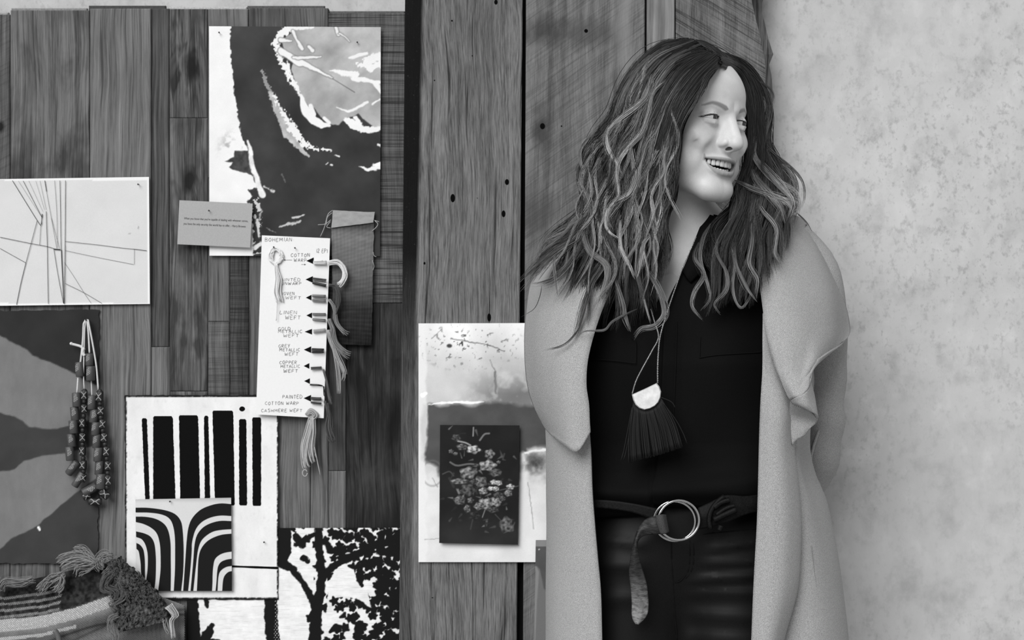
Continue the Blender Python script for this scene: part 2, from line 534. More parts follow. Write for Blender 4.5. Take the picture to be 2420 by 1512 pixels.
back.build('backing_frame', plain('dark_frame_timber', 0.008), panel)
hole = plain('nail_hole_black', 0.004, 1.0, 0.0)
for (px, py, r, st) in [(1172, 5, 4, 1.5), (1068, 49, 2, 1), (1027, 190, 1.6, 1), (1116, 132, 1.4, 1), (1198, 430, 5, 1.4), (1070, 468, 5.5, 1.8), (1190, 505, 4.5, 1.8), (1003, 622, 2.5, 1.3), (1156, 750, 4.5, 2.2), (1128, 468, 1, 1), (1022, 1412, 2, .6)]:
    nail_hole(pl1, px, py, PANEL_Y, r, hole, stretch=st)
for (px, py, r, st) in [(1385, 73, 4.5, 1), (1282, 298, 6, 1.2), (1327, 298, 1.8, 1)]:
    nail_hole(pl2, px, py, PANEL_Y + .001, r, hole, stretch=st)
# ------------------------------------------------------------------ sheets pinned to the wall
INK = plain('black_ink', 0.004, 0.8, 0.06)
PIN = plain('steel_pin', 0.03, 0.35, 0.5, metal=0.6)

def attr_mat(name, rough=0.75, spec=0.25, grain=0.04, gscale=700, bumpk=0.1):
    m = Mat(name, rough, spec)
    n = m.noise(m.coord('Object', False), gscale, 3)
    k = m.maprange(n, 0.25, 0.75, 1 - grain, 1 + grain)
    m.color(m.mix(1.0, m.attr('tone'), k, 'MULTIPLY'))
    m.bump(n, bumpk, 0.0004)
    return m.m

def set_tone(me, vals):
    at = me.color_attributes.new('tone', 'FLOAT_COLOR', 'POINT')
    vals = np.asarray(vals, float).ravel()
    buf = np.ones((len(vals), 4)); buf[:, :3] = vals[:, None]
    at.data.foreach_set('color', buf.ravel())

def sheet_map(corners):
    """bilinear map from unit square to the four pixel corners tl, tr, br, bl"""
    tl, tr, br, bl = [np.array(c, float) for c in corners]
    return lambda a, b: (tl * (1 - a) + tr * a) * (1 - b) + (bl * (1 - a) + br * a) * b

def painted_sheet(name, corners, y, tone_fn, step=2.0, mat=None, thick=0.0009, wavy=0.0, edge_jag=0.0, parent=None, curl=0.0, seed=1):
    """a paper sheet whose face is a fine grid carrying its printed tones (tone_fn takes photo pixel coordinates)"""
    tl, tr, br, bl = [np.array(c, float) for c in corners]
    nu = max(3, int(np.linalg.norm(tr - tl) / step) + 1); nv = max(3, int(np.linalg.norm(bl - tl) / step) + 1)
    a, b = np.meshgrid(np.linspace(0, 1, nu), np.linspace(0, 1, nv))
    px = (tl[0]*(1-a) + tr[0]*a)*(1-b) + (bl[0]*(1-a) + br[0]*a)*b
    py = (tl[1]*(1-a) + tr[1]*a)*(1-b) + (bl[1]*(1-a) + br[1]*a)*b
    tone = tone_fn(px, py)
    if edge_jag:
        jl = (fbm(py, py*0, 14, seed) - .5) * 2 * edge_jag; jt = (fbm(px, px*0, 14, seed + 5) - .5) * 2 * edge_jag
        jr = (fbm(py, py*0, 14, seed + 9) - .5) * 2 * edge_jag; jb = (fbm(px, px*0, 14, seed + 13) - .5) * 2 * edge_jag
        px = px + jl * (a == 0) + jr * (a == 1); py = py + jt * (b == 0) + jb * (b == 1)
    dep = y - wavy * (fbm(px, py, 160, seed) - .5) * 2 - curl * (np.abs(a - .5) * 2) ** 3 * (np.abs(b - .5) * 2) ** 2
    s = (dep + DIST) / F_PX
    v = np.stack([(px - 1210) * s, dep, CAM_Z + (756 - py) * s], -1).reshape(-1, 3)
    f = grid_faces(nv, nu)
    f = [q[::-1] for q in f]
    # rim and back
    rim = [k for k in range(nu)] + [i*nu + nu-1 for i in range(1, nv)] + [(nv-1)*nu + k for k in range(nu-2, -1, -1)] + [i*nu for i in range(nv-2, 0, -1)]
    n0 = len(v)
    bk = v[rim] + np.array([0, thick, 0])
    v = np.vstack([v, bk])
    L = len(rim)
    f += [(rim[i], rim[(i+1) % L], n0 + (i+1) % L, n0 + i) for i in range(L)]
    f.append(tuple(n0 + i for i in range(L)))
    o = mesh_obj(name, v, f, mat or attr_mat(name + '_face'), parent)
    t = np.concatenate([tone.ravel(), tone.ravel()[rim]])
    set_tone(o.data, t)
    return o

def flat_sheet(name, corners, y, mat, thick=0.0009, cut=0.0, wavy=0.0):
    return painted_sheet(name, corners, y, lambda u, v: np.full(u.shape, 0.8), step=24, mat=mat, thick=thick, wavy=wavy)

def ink_poly(mb, pts, y, mid=0):
    """a flat inked shape; pts in pixels (concave shapes are triangulated)"""
    from mathutils.geometry import tessellate_polygon
    w = [P(p[0], p[1], y) for p in pts]
    tris = tessellate_polygon([w])
    mb.add(w, tris, mid)

def ink_line(mb, pts, w, y, mid=0, smooth=0):
    p = np.asarray(pts, float)
    if smooth: p = catmull(p, smooth)
    w = np.full(len(p), w, float) if np.isscalar(w) else np.interp(np.linspace(0, 1, len(p)), np.linspace(0, 1, len(w)), w)
    t = np.gradient(p, axis=0); t /= np.linalg.norm(t, axis=1, keepdims=True) + 1e-9
    n = np.stack([-t[:, 1], t[:, 0]], 1)
    L = p + n * w[:, None] / 2; R = p - n * w[:, None] / 2
    v = [P(q[0], q[1], y) for q in L] + [P(q[0], q[1], y) for q in R]
    m = len(p)
    mb.add(v, [(i, i + 1, m + i + 1, m + i) for i in range(m - 1)], mid)

def pin(parent, px, py, y, name='pin', tilt=(1, 8)):
    mb = MB()
    a = P(px, py, y); b = P(px + tilt[0], py + tilt[1], y)
    mb.tube([a + Vector((0, -0.006, 0)), a + Vector((0, 0.002, 0))], 0.0006, 6)
    c = a + Vector((0, -0.006, 0))
    mb.tube([c + Vector((0, -0.0008, 0)), c + Vector((0, 0.0, 0)), c + Vector((0, 0.0006, 0))], [0.0010, 0.0014, 0.0010], 8)
    return mb.build(name, PIN, parent, True)

G = srgb
# ---- 1. tall abstract coast painting
def coast(u, v):
    wu = u + (fbm(u, v, 22, 3) - .5) * 9; wv = v + (fbm(u, v, 22, 9) - .5) * 9
    fine_u = u + (vnoise(u, v, 5, 4) - .5) * 5; fine_v = v + (vnoise(u, v, 5, 6) - .5) * 5
    t = np.full(u.shape, 52.0) + (fbm(u, v, 70, 1) - .5) * 34
    WHITE = 238 - 14 * fbm(u, v, 40, 2)
    def lay(t, d, val, soft=1.2):
        k = cover(d, soft); return t * (1 - k) + val * k
    grey = 165 + (fbm(u + v * .5, v, 60, 17) - .5) * 70 + (fbm(u, v, 14, 21) - .5) * 18
    gp = [(693,62),(690,75),(666,97),(672,117),(690,130),(694,148),(687,165),(692,182),(700,197),(710,222),(728,250),(744,254),(758,278),(777,292),(801,294),(819,282),(847,270),(868,288),(880,300),(905,306),(905,55),(693,55)]
    t = lay(t, poly_sd(wu, wv, gp), grey, 1.5)
    # left white field, dark wedge, pale trunk
    lw = [(485,55),(546,55),(544,86),(546,133),(551,179),(555,228),(563,278),(568,310),(575,334),(586,350),(590,391),(597,416),(607,438),(600,446),(586,448),(596,462),(585,478),(600,500),(600,620),(485,620)]
    t = lay(t, poly_sd(fine_u, fine_v, lw), WHITE, 1.2)
    sm = np.clip((fbm(u, v, 11, 33) - .5) * 4, 0, 1) * np.clip(1 - np.abs(v - 345) / 45, 0, 1) * np.clip((u - 505) / 30, 0, 1) * (u < 575)
    t = t * (1 - .55 * sm) + 120 * .55 * sm
    t = lay(t, poly_sd(wu, wv, [(554,357),(586,355),(590,391),(597,417),(579,408),(543,396),(550,386),(533,381),(552,374)]), 62 + (fbm(u, v, 10, 8) - .5) * 50)
    t = lay(t, seg_dist(wu, wv, [(587,332),(590,362),(597,395),(604,418),(612,440),(620,458)], [3, 5, 5.5, 6, 7, 8]), 225 + (fbm(u, v, 12, 5) - .5) * 60, 1.5)
    t = lay(t, seg_dist(fine_u, fine_v, [(586,450),(606,446)], [1.5, 2]), 60)
    t = lay(t, poly_sd(fine_u, fine_v, [(583,476),(600,462),(612,466),(618,500),(618,600),(598,600),(596,480)]), 48 + (fbm(u, v, 9, 14) > .55) * 150)
    # speckled white spray
    sp = (vnoise(u, v, 3.6, 12) * .6 + vnoise(u, v, 8, 13) * .4 - .42) * 15
    def spray(t, pts, ws, val, rough=1.0, soft=1.3):
        d = seg_dist(wu, wv, pts, ws); return lay(t, d + np.clip(sp * rough, -2.5, 10), val, soft)
    t = spray(t, [(684,64),(660,84),(650,105),(660,123),(666,143),(674,167),(682,195)], [10, 10, 9, 9, 7, 6, 3], WHITE)
    t = spray(t, [(678,147),(682,175),(696,199),(708,221)], [4, 5, 6, 4], WHITE, .6)
    t = spray(t, [(671,70),(690,64),(738,64)], [7, 5, 3], WHITE, .3)
    t = lay(t, seg_dist(wu, wv, [(711,226),(717,248),(726,268),(740,284),(762,296),(780,296)], [4, 8, 10, 10, 7, 3]), WHITE)
    t = lay(t, seg_dist(u, v, [(734,250),(740,270)], [5, 7]), WHITE)
    t = lay(t, seg_dist(u, v, [(766,279),(778,290)], [4, 4]), WHITE)
    for pts, ws in [([(664,120),(694,140),(728,157),(760,172),(786,186)], [7, 8, 5, 3, 1]), ([(694,136),(728,136),(757,134)], [3, 4, 1.5]),
                    ([(664,93),(688,97)], [5, 2]), ([(692,72),(700,92),(712,115)], [4, 3, 4]), ([(728,108),(738,120)], [3, 4]), ([(794,62),(800,82)], [3, 3]), ([(802,78),(827,98)], [2, 1])]:
        d = seg_dist(wu, wv, pts, ws)
        t = lay(t, d - 1.6, 120, 1.5); t = lay(t, d, 225 if len(pts) < 4 else WHITE)
    t = lay(t, seg_dist(u, v, [(786,186),(838,218)], [.6, .9]), 90, 1)
    for pts, ws, r in [([(826,138),(850,131),(868,126)], [2, 5, 4], .1), ([(868,146),(884,138),(900,132)], [10, 12, 9], .6), ([(845,150),(880,160),(900,152)], [5, 9, 9], .9),
                       ([(782,168),(812,174),(842,176)], [2, 7, 8], .25), ([(834,186),(866,190),(892,196)], [5, 6, 5], .2), ([(886,198),(902,222)], [5, 3], .1),
                       ([(797,254),(821,264),(843,258),(868,242)], [1, 3, 3, 3], .1), ([(880,246),(898,234)], [2, 2], .1), ([(818,284),(832,292),(850,302),(872,308),(892,304)], [5, 10, 9, 8, 6], .4), ([(840,280),(848,292)], [6, 6], .3)]:
        t = spray(t, pts, ws, WHITE, r)
    # long lower streak
    t = spray(t, [(619,165),(633,199),(645,222)], [4, 6, 4], 140, 1.0)
    t = spray(t, [(640,222),(656,258),(668,286),(686,318),(702,345),(728,370)], [6, 10, 12, 15, 9, 3], 205 - (fbm(u, v, 16, 44)) * 60, .35)
    t = spray(t, [(646,224),(664,258),(680,285),(700,318),(716,340),(750,352),(780,356)], [4, 5, 9, 12, 8, 3, 1], WHITE, 1.2)
    for pts, ws, val in [([(790,366),(800,368)], [2, 2], 240), ([(772,386),(776,384)], [2, 2], 220), ([(782,388),(786,390)], [2, 2], 220), ([(850,392),(868,402),(900,396)], [1, 4, 6], 235), ([(884,392),(902,388)], [4, 6], 245),
                         ([(664,413),(672,430)], [2, 1.5], 95), ([(690,514),(704,511),(719,508)], [3, 3, 2], 190), ([(664,534),(686,530),(709,521)], [3, 4, 3], 185), ([(625,438),(635,447),(645,452)], [3, 2, 3], 190),
                         ([(632,538),(655,552)], [1.5, 1.5], 130), ([(620,500),(614,520)], [2, 3], 150), ([(608,520),(612,560)], [4, 3], 200), ([(603,585),(615,575)], [5, 5], 215), ([(892,342),(900,346)], [3, 4], 220)]:
        t = spray(t, pts, ws, val, .25)
    return (np.clip(t, 0, 255) / 255) ** 2.2

coast_sheet = setp(painted_sheet('abstract_painting', [(494,62),(900,64),(898,605),(495,604)], WALL_Y - .004, coast, 1.35, wavy=.0008),
    'tall abstract painting of white streaks over dark and grey washes', 'painting')
for q in ((519, 78), (845, 101)): pin(coast_sheet, q[0], q[1], WALL_Y - .004)

# ---- 2. line drawing on white paper
paper_white = plain('bright_white_paper', 0.80, .7, .2, .03, 300)
paper_sheet = plain('off_white_paper', 0.70, .75, .2, .04, 120)
def border_tone(u, v):
    inner = (u < 348) & (v > 426) & (v < 716)
    t = np.where(inner, .62 + (fbm(u, v, 40, 3) - .5) * .05, .80)
    for (x, y, r) in ((328, 437, 2), (312, 451, 1), (305, 552, 3)):
        t = np.where(np.hypot(u - x, v - y) < r, .4, t)
    return t
drawing = setp(painted_sheet('line_drawing', [(-60,424),(352,418),(354,718),(-60,723)], WALL_Y - .005, border_tone, 3.0, wavy=.0012, thick=.0016),
    'white sheet with sparse angular pen lines, pinned above the leaf painting', 'drawing')
def dz(l):   # crop coordinates of a x3.024 view with origin (0, 400)
    return [(x / 3.024, 400 + y / 3.024) for x, y in l]
ink = MB()
yd = WALL_Y - .0068
for pts, w in [([(88,80),(265,365),(293,402)], 1.5), ([(165,82),(300,345)], 1.2), ([(130,82),(290,330)], .5), ([(205,82),(305,300)], .5), ([(255,82),(318,290)], .5), ([(285,82),(330,290)], .6),
               ([(320,80),(332,158)], 1.8), ([(332,158),(365,340),(405,565)], .8), ([(305,320),(292,402),(283,540)], 1.0), ([(330,300),(333,400),(338,550),(340,700),(345,960)], 1.4), ([(265,368),(222,530),(185,668)], 1.3),
               ([(185,668),(150,810),(118,968)], 1.6), ([(0,485),(222,530),(330,550),(385,566)], 1.3), ([(0,565),(185,668)], 1.1), ([(383,570),(432,574)], 3.2), ([(390,80),(405,300),(410,560)], .8),
               ([(428,80),(432,300),(437,570),(455,960)], 1.3), ([(468,80),(465,515),(458,960)], 1.4), ([(365,340),(425,565)], .7), ([(385,574),(415,760),(452,955)], 1.2), ([(440,574),(448,760),(456,955)], 1.2), ([(465,515),(700,540),(870,562),(955,570)], 1.1),
               ([(955,570),(1048,581)], 1.4), ([(465,580),(700,630),(955,680)], .8), ([(960,570),(960,680)], .7), ([(460,665),(530,770),(600,882),(650,955)], .7), ([(465,815),(600,882),(728,957)], 1.0), ([(300,318),(296,395)], 1.6), ([(470,545),(468,960)], .5), ([(985,425),(990,405)], .8)]:
    ink_line(ink, dz(pts), w * .85, yd, smooth=24)
ink.build('pen_lines', plain('grey_black_pen', 0.035), drawing)
pin(drawing, 328, 436, WALL_Y - .006)

# ---- 3. dark leaf-shape painting with deckled edges
def leaf(u, v):
    wu = u + (fbm(u, v, 30, 5) - .5) * 8; wv = v + (fbm(u, v, 30, 6) - .5) * 8
    t = np.where(v < 960, 40, 55) + (fbm(u, v, 50, 8) - .5) * 14
    gr = 112 + (fbm(u, v, 46, 4) - .5) * 14 + (fbm(u * 3, v, 30, 9) - .5) * 8
    up = [(-90,760),(0,793),(63,826),(76,839),(120,858),(175,884),(240,915),(240,985),(162,1006),(142,1011),(116,1013),(69,1008),(33,984),(0,975),(-90,950)]
    lo = [(-90,1135),(0,1115),(33,1107),(56,1089),(99,1079),(155,1070),(240,1050),(240,1124),(190,1157),(130,1205),(87,1242),(26,1273),(0,1297),(-90,1340)]
    k = np.maximum(cover(poly_sd(wu, wv, up), 1.6), cover(poly_sd(wu, wv, lo), 1.6))
    t = t * (1 - k) + gr * k
    hl = cover(seg_dist(u, v, [(91,1246),(94,1252)], [3, 2]), 1); t = t * (1 - hl) + 245 * hl  # small specular glint painted into the sheet's tones
    return (t / 255) ** 2.2
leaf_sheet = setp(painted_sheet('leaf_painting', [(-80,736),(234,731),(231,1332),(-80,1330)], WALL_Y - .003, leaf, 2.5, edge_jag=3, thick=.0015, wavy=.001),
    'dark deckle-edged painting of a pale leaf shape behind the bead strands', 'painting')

# ---- 4. bar-stripe print and the arch print pinned on its corner
def bars_tone(u, v):
    t = 226 + (fbm(u, v * .5, 30, 7) - .5) * 24
    j = (fbm(u, v, 5, 2) - .5) * 3.5
    edge = np.minimum.reduce([u - 299 + j, 655 - u + j, v - 938 + j * .6, 1412 - v + j])
    k = np.clip(edge / 1.6 + .5, 0, 1)
    st = np.clip((fbm(u * 2, v, 12, 15) - .62) * 4, 0, 1) * .12
    t = t * (1 - st) + 150 * st
    return ((t * k + 16 * (1 - k)) / 255) ** 2.2
bar_sheet = setp(painted_sheet('bar_print', [(295,934),(657,933),(657,1416),(297,1417)], WALL_Y - .005, bars_tone, 2.0, edge_jag=2.0, thick=.0014, seed=4),
    'white block print of seven upright black bars with one dot', 'print')
yb = WALL_Y - .0054
R2 = random.Random(3)
def rough_bar(x0, x1, y0, x2, x3, y1, amp=.55):
    n = 60
    L = [(x0 + (x2 - x0) * i / n + R2.uniform(-amp, amp), y0 + (y1 - y0) * i / n) for i in range(n + 1)]
    Rr = [(x1 + (x3 - x1) * i / n + R2.uniform(-amp, amp), y0 + (y1 - y0) * i / n) for i in range(n + 1)]
    L[0] = (L[0][0] + 2.5, L[0][1]); Rr[0] = (Rr[0][0] - 2.5, Rr[0][1]); L[-1] = (L[-1][0] + 2, L[-1][1]); Rr[-1] = (Rr[-1][0] - 2, Rr[-1][1])
    k = len(L)
    ink = MB()
    v = [P(a, b, yb) for a, b in L] + [P(a, b, yb) for a, b in Rr]
    ink.add(v, [(i, k + i, k + i + 1, i + 1) for i in range(k - 1)])
    ink.build('printed_bar', INK, bar_sheet)
for b in [(335,347,988,343,354,1185), (362,408,983,362,415,1190), (423,468,981,426,473,1190), (482,492,982,484,497,1190), (502,551,970,508,555,1194), (565,582,990,565,584,1194), (596,617,986,597,617,1195)]:
    rough_bar(*b)
ink = MB()
ink_poly(ink, [(572 + 6.5 * math.cos(a) * R2.uniform(.9, 1.1), 966 + 6 * math.sin(a)) for a in np.linspace(0, 2*math.pi, 16)[:-1]], yb)
ink.build('printed_dot', INK, bar_sheet)
ink = MB()
ink_line(ink, [(548,1338),(575,1339),(600,1340),(630,1341),(657,1342)], [5, 4, 5.5, 5, 6], yb, smooth=20)
ink.build('printed_rule', INK, bar_sheet)
pin(bar_sheet, 625, 1280, WALL_Y - .005)

def d4(l): return [(x / 3.78, 1112 + y / 3.78) for x, y in l]
arch_sheet = setp(painted_sheet('arch_print', [(320,1180),(546,1176),(548,1396),(321,1396)], WALL_Y - .012,
    lambda u, v: np.clip(.62 - .22 * np.clip((1188 - v) / 12, 0, 1) + (fbm(u, v, 30, 2) - .5) * .04, 0, 1), 3, thick=.0012, curl=-.001),
    'small square print of bold black nested arches', 'print')
ink = MB()
ya = WALL_Y - .0124
def band(outer, inner, n=40):
    a = catmull(d4(outer), n); b = catmull(d4(inner), n)
    v = [P(p[0], p[1], ya) for p in a] + [P(p[0], p[1], ya) for p in b]
    ink.add(v, [(i, i + 1, n + i + 1, n + i) for i in range(n - 1)])
# left family, from the outside in
band([(1211,330),(1330,332),(1470,352),(1560,385),(1610,440),(1630,520),(1640,700),(1636,900),(1618,1074)], [(1211,372),(1330,374),(1440,390),(1510,425),(1545,490),(1562,600),(1564,760),(1562,900),(1552,1074)])
band([(1213,410),(1300,412),(1390,430),(1460,470),(1500,530),(1522,640),(1525,800),(1526,920),(1524,1074)], [(1213,458),(1280,475),(1350,510),(1400,560),(1425,640),(1434,740),(1434,880),(1424,980),(1412,1074)])
band([(1215,542),(1290,560),(1345,590),(1378,650),(1391,760),(1392,880),(1388,980),(1378,1056)], [(1216,592),(1265,612),(1298,660),(1318,740),(1320,830),(1316,900),(1310,950),(1306,978)])
band([(1218,645),(1250,662),(1278,700),(1290,760),(1294,830),(1294,900),(1295,968)], [(1219,698),(1238,720),(1248,770),(1256,830),(1258,880),(1260,905),(1262,925)])
# right family
band([(2066,298),(1970,292),(1880,310),(1790,350),(1720,420),(1685,500),(1668,620),(1655,800),(1636,1074)], [(2066,404),(1970,400),(1880,418),(1800,460),(1745,530),(1715,640),(1712,720),(1700,880),(1680,1074)])
band([(2067,450),(1970,448),(1880,470),(1810,510),(1760,575),(1738,660),(1728,780),(1718,900),(1702,1074)], [(2067,522),(1980,528),(1900,545),(1830,590),(1790,640),(1766,720),(1750,850),(1740,940),(1726,1074)])
band([(2068,562),(1980,572),(1900,600),(1840,640),(1795,700),(1775,770),(1768,860),(1764,960),(1758,1074)], [(2070,722),(2010,732),(1960,752),(1920,790),(1905,850),(1899,920),(1897,1000),(1893,1074)])
band([(2071,786),(2020,795),(1975,815),(1950,850),(1940,900),(1936,960),(1932,1010),(1925,1074)], [(2071,850),(2025,858),(1985,880),(1960,910),(1950,950),(1946,990),(1944,1030),(1942,1074)])
band([(2072,896),(2040,905),(2012,930),(1997,960),(1990,1000),(1987,1040),(1985,1074)], [(2072,1074),(2070,1074),(2060,1074),(2050,1074),(2040,1074),(2030,1074),(2020,1074)])
ink.build('printed_arches', plain('black_print_ink', .007, .6, .12), arch_sheet)
pin(arch_sheet, 403, 1184, WALL_Y - .012)

# ---- 5. black-and-white tree print
def tree(u, v):
    wu = u + (fbm(u, v, 9, 3) - .5) * 7; wv = v + (fbm(u, v, 9, 7) - .5) * 7
    lines = .5 + .5 * np.sin(v * 1.55 + (fbm(u, v, 30, 4) - .5) * 5)
    paper = 232 - 30 * np.clip(fbm(u * .3, v * 1.6, 6, 9) - .40, 0, 1) * 2.2 * lines - (fbm(u, v, 18, 2) - .5) * 24
    # canopy of rounded leaves: clusters of lobed blobs that thicken to the right and the top
    cell = 19.0
    dark = np.full(u.shape, 1e3)
    dens = np.clip(.15 + (u - 740) / 170.0 + np.clip((1300 - v) / 60.0, 0, 1.0) * .55, 0, 1.25)
    dens = np.where(u < 655, 0.0, dens)
    for ox in (0, .37):
        gx = np.floor(wu / cell + ox); gy = np.floor(wv / cell + ox * 1.7)
        for dx in (-1, 0, 1):
            for dy in (-1, 0, 1):
                cx = gx + dx; cy = gy + dy
                hx = (cx - ox + .15 + .7 * _hash(cx, cy, 5 + int(ox * 10))) * cell; hy = (cy - ox * 1.7 + .15 + .7 * _hash(cx, cy, 9 + int(ox * 10))) * cell
                on = _hash(cx, cy, 13 + int(ox * 10)) < dens * .66
                ang = np.arctan2(wv - hy, wu - hx)
                r = (8.2 + 4.2 * _hash(cx, cy, 17)) * (1 + .17 * np.sin(5 * ang + 6 * _hash(cx, cy, 19)))
                dark = np.minimum(dark, np.where(on, np.hypot(wu - hx, wv - hy) - r, 1e3))
    open_sky = [(770,1500),(776,1380),(790,1352),(812,1336),(836,1345),(842,1372),(870,1400),(878,1436),(850,1418),(826,1410),(800,1412),(815,1440),(800,1462)]
    dark = np.maximum(dark, -poly_sd(wu, wv, open_sky))
    leaves2 = [(790,1420,10), (806,1432,11), (798,1438,8), (822,1424,9), (834,1430,8)]
    for x, y, r in leaves2:
        a = np.arctan2(v - y, u - x); dark = np.minimum(dark, np.hypot(u - x, v - y) - r * (1 + .25 * np.sin(5 * a + x)))
    for pts, ws in [([(752,1247),(755,1300),(760,1360),(757,1400),(748,1430),(744,1512)], [9, 9, 10, 11, 13, 15]),
                    ([(660,1325),(690,1345),(712,1372),(730,1400),(745,1425)], [12, 9, 7, 8, 10]), ([(757,1372),(772,1350),(800,1330),(840,1310),(880,1290),(950,1272)], [9, 8, 8, 9, 10, 9]),
                    ([(950,1468),(900,1488),(862,1512)], [6, 5, 5]), ([(668,1240),(672,1300),(664,1330)], [20, 16, 12]),
                    ([(640,1410),(640,1460),(646,1520)], [16, 15, 17]), ([(772,1282),(782,1300)], [6, 9]), ([(700,1270),(715,1285)], [9, 10]), ([(716,1318),(728,1325)], [7, 6]), ([(700,1288),(745,1262)], [5, 6]),
                    ([(440,1400),(452,1520)], [26, 24]), ([(486,1412),(490,1432)], [6, 5]), ([(500,1478),(490,1500),(478,1514)], [7, 12, 9]), ([(470,1512),(520,1512)], [4, 2])]:
        dark = np.minimum(dark, seg_dist(wu, wv, pts, ws))
    band_ = np.maximum(np.abs(u - 662) - 5, 0)
    dots = np.clip(np.sin(u * .9) * np.sin(v * .7) - .55, 0, 1) * (np.abs(u - 655) < 7) * (v > 1420)
    k = cover(dark, 1.1)
    k = np.maximum(k * (1 - np.clip(dots * 4, 0, .8)), 0)
    return ((paper * (1 - k) + 5 * k) / 255) ** 2.2
tree_sheet = setp(painted_sheet('tree_print', [(443,1248),(946,1247),(943,1600),(440,1600)], WALL_Y - .003, tree, 1.4, thick=.0012),
    'stark black and white print of a branching leafy tree', 'print')

# ---- 6. wax painting on the panel, floral card on top of it, grey card beside the coat
def waxy(u, v):
    wu = u + (fbm(u, v, 40, 3) - .5) * 22; wv = v + (fbm(u, v, 40, 8) - .5) * 22
    t = 200 + (fbm(u, v, 90, 4) - .5) * 60
    t = t + np.clip((850 - v) / 80, 0, 1) * 35 - np.clip((v - 860) / 70, 0, 1) * np.clip((u - 1080) / 90, 0, 1) * np.clip((fbm(u, v, 26, 12) - .3) * 3, 0, 1) * 75
    dk = cover(poly_sd(wu, wv, [(1000,962),(1020,955),(1400,955),(1400,1045),(1245,1060),(1238,1080),(1232,1180),(1040,1200),(1036,1100),(1000,1085),(998,1000)]), 5)
    t = t * (1 - dk) + (72 + (fbm(u, v, 30, 6) - .5) * 22) * dk
    lowk = np.clip((v - 1110 - (fbm(u, v, 40, 2) - .5) * 60) / 30, 0, 1)
    t = t * (1 - lowk) + (222 + (fbm(u, v, 50, 9) - .5) * 34) * lowk
    left = np.clip((1010 - u - (fbm(u, v, 30, 11) - .5) * 16) / 6, 0, 1)
    t = t * (1 - left * .8) + 232 * left * .8
    rw = cover(seg_dist(wu, wv, [(1232,1075),(1240,1110),(1236,1180),(1245,1260)], [6, 9, 8, 12]), 5); t = t * (1 - rw) + 226 * rw
    for pts, ws, val in [([(1012,956),(1040,952),(1078,950),(1120,951),(1142,949)], [1, 2, 3, 3, .5], 250), ([(1240,1070),(1262,1066),(1300,1060)], [2, 3, 3], 245), ([(998,935),(1006,930)], [5, 4], 250),
                         ([(1066,800),(1100,806),(1140,812),(1165,818),(1192,830)], [.8, .8, .9, .9, .6], 70), ([(1020,800),(1045,778)], [.6, .6], 120), ([(1170,880),(1172,930)], [3, 2], 120), ([(1158,850),(1172,880)], [.8, .8], 110),
                         ([(1248,1140),(1256,1200),(1262,1250)], [.8, .8, .6], 140), ([(1022,1130),(1035,1150)], [.8, .8], 140), ([(1005,1275),(1040,1272)], [.8, .6], 150)]:
        k = cover(seg_dist(u + (vnoise(u, v, 6, 3) - .5) * 3, v + (vnoise(u, v, 6, 5) - .5) * 3, pts, ws), 1); t = t * (1 - k) + val * k
    su, sv = u + (fbm(u, v, 9, 3) - .5) * 14, v + (fbm(u, v, 9, 5) - .5) * 14
    spot = np.clip((vnoise(su, sv, 5.5, 19) - .80) * 9, 0, 1) * np.clip(1.15 - np.hypot((u - 1110) / 130, (v - 815) / 60), 0, 1)
    t = t * (1 - spot) + 55 * spot
    k = cover(np.hypot((u - 1062) / 1.4, v - 817) - 4.5, 1.2); t = t * (1 - k) + 60 * k
    blot = np.clip(1.2 - np.hypot((u - 1265) / 34, (v - 1095) / 26), 0, 1) * np.clip((fbm(u, v, 14, 3) - .3) * 3, 0, 1)
    t = t * (1 - blot) + 70 * blot
    ring = cover(np.abs(np.hypot(u - 1022, (v - 1118) * .8) - 24) - 1.2, 2) * (u > 1004); t = t * (1 - ring * .6) + 110 * ring * .6
    return (np.clip(t, 0, 255) / 255) ** 2.2
wax = setp(painted_sheet('wax_painting', [(989,764),(1325,763),(1325,1328),(989,1328)], PANEL_Y - .006, waxy, 1.8, attr_mat('wax_painting_face', .45, .4), thick=.0045),
    'pale cloudy wax painting with a dark band, pinned to the barn planks', 'painting')

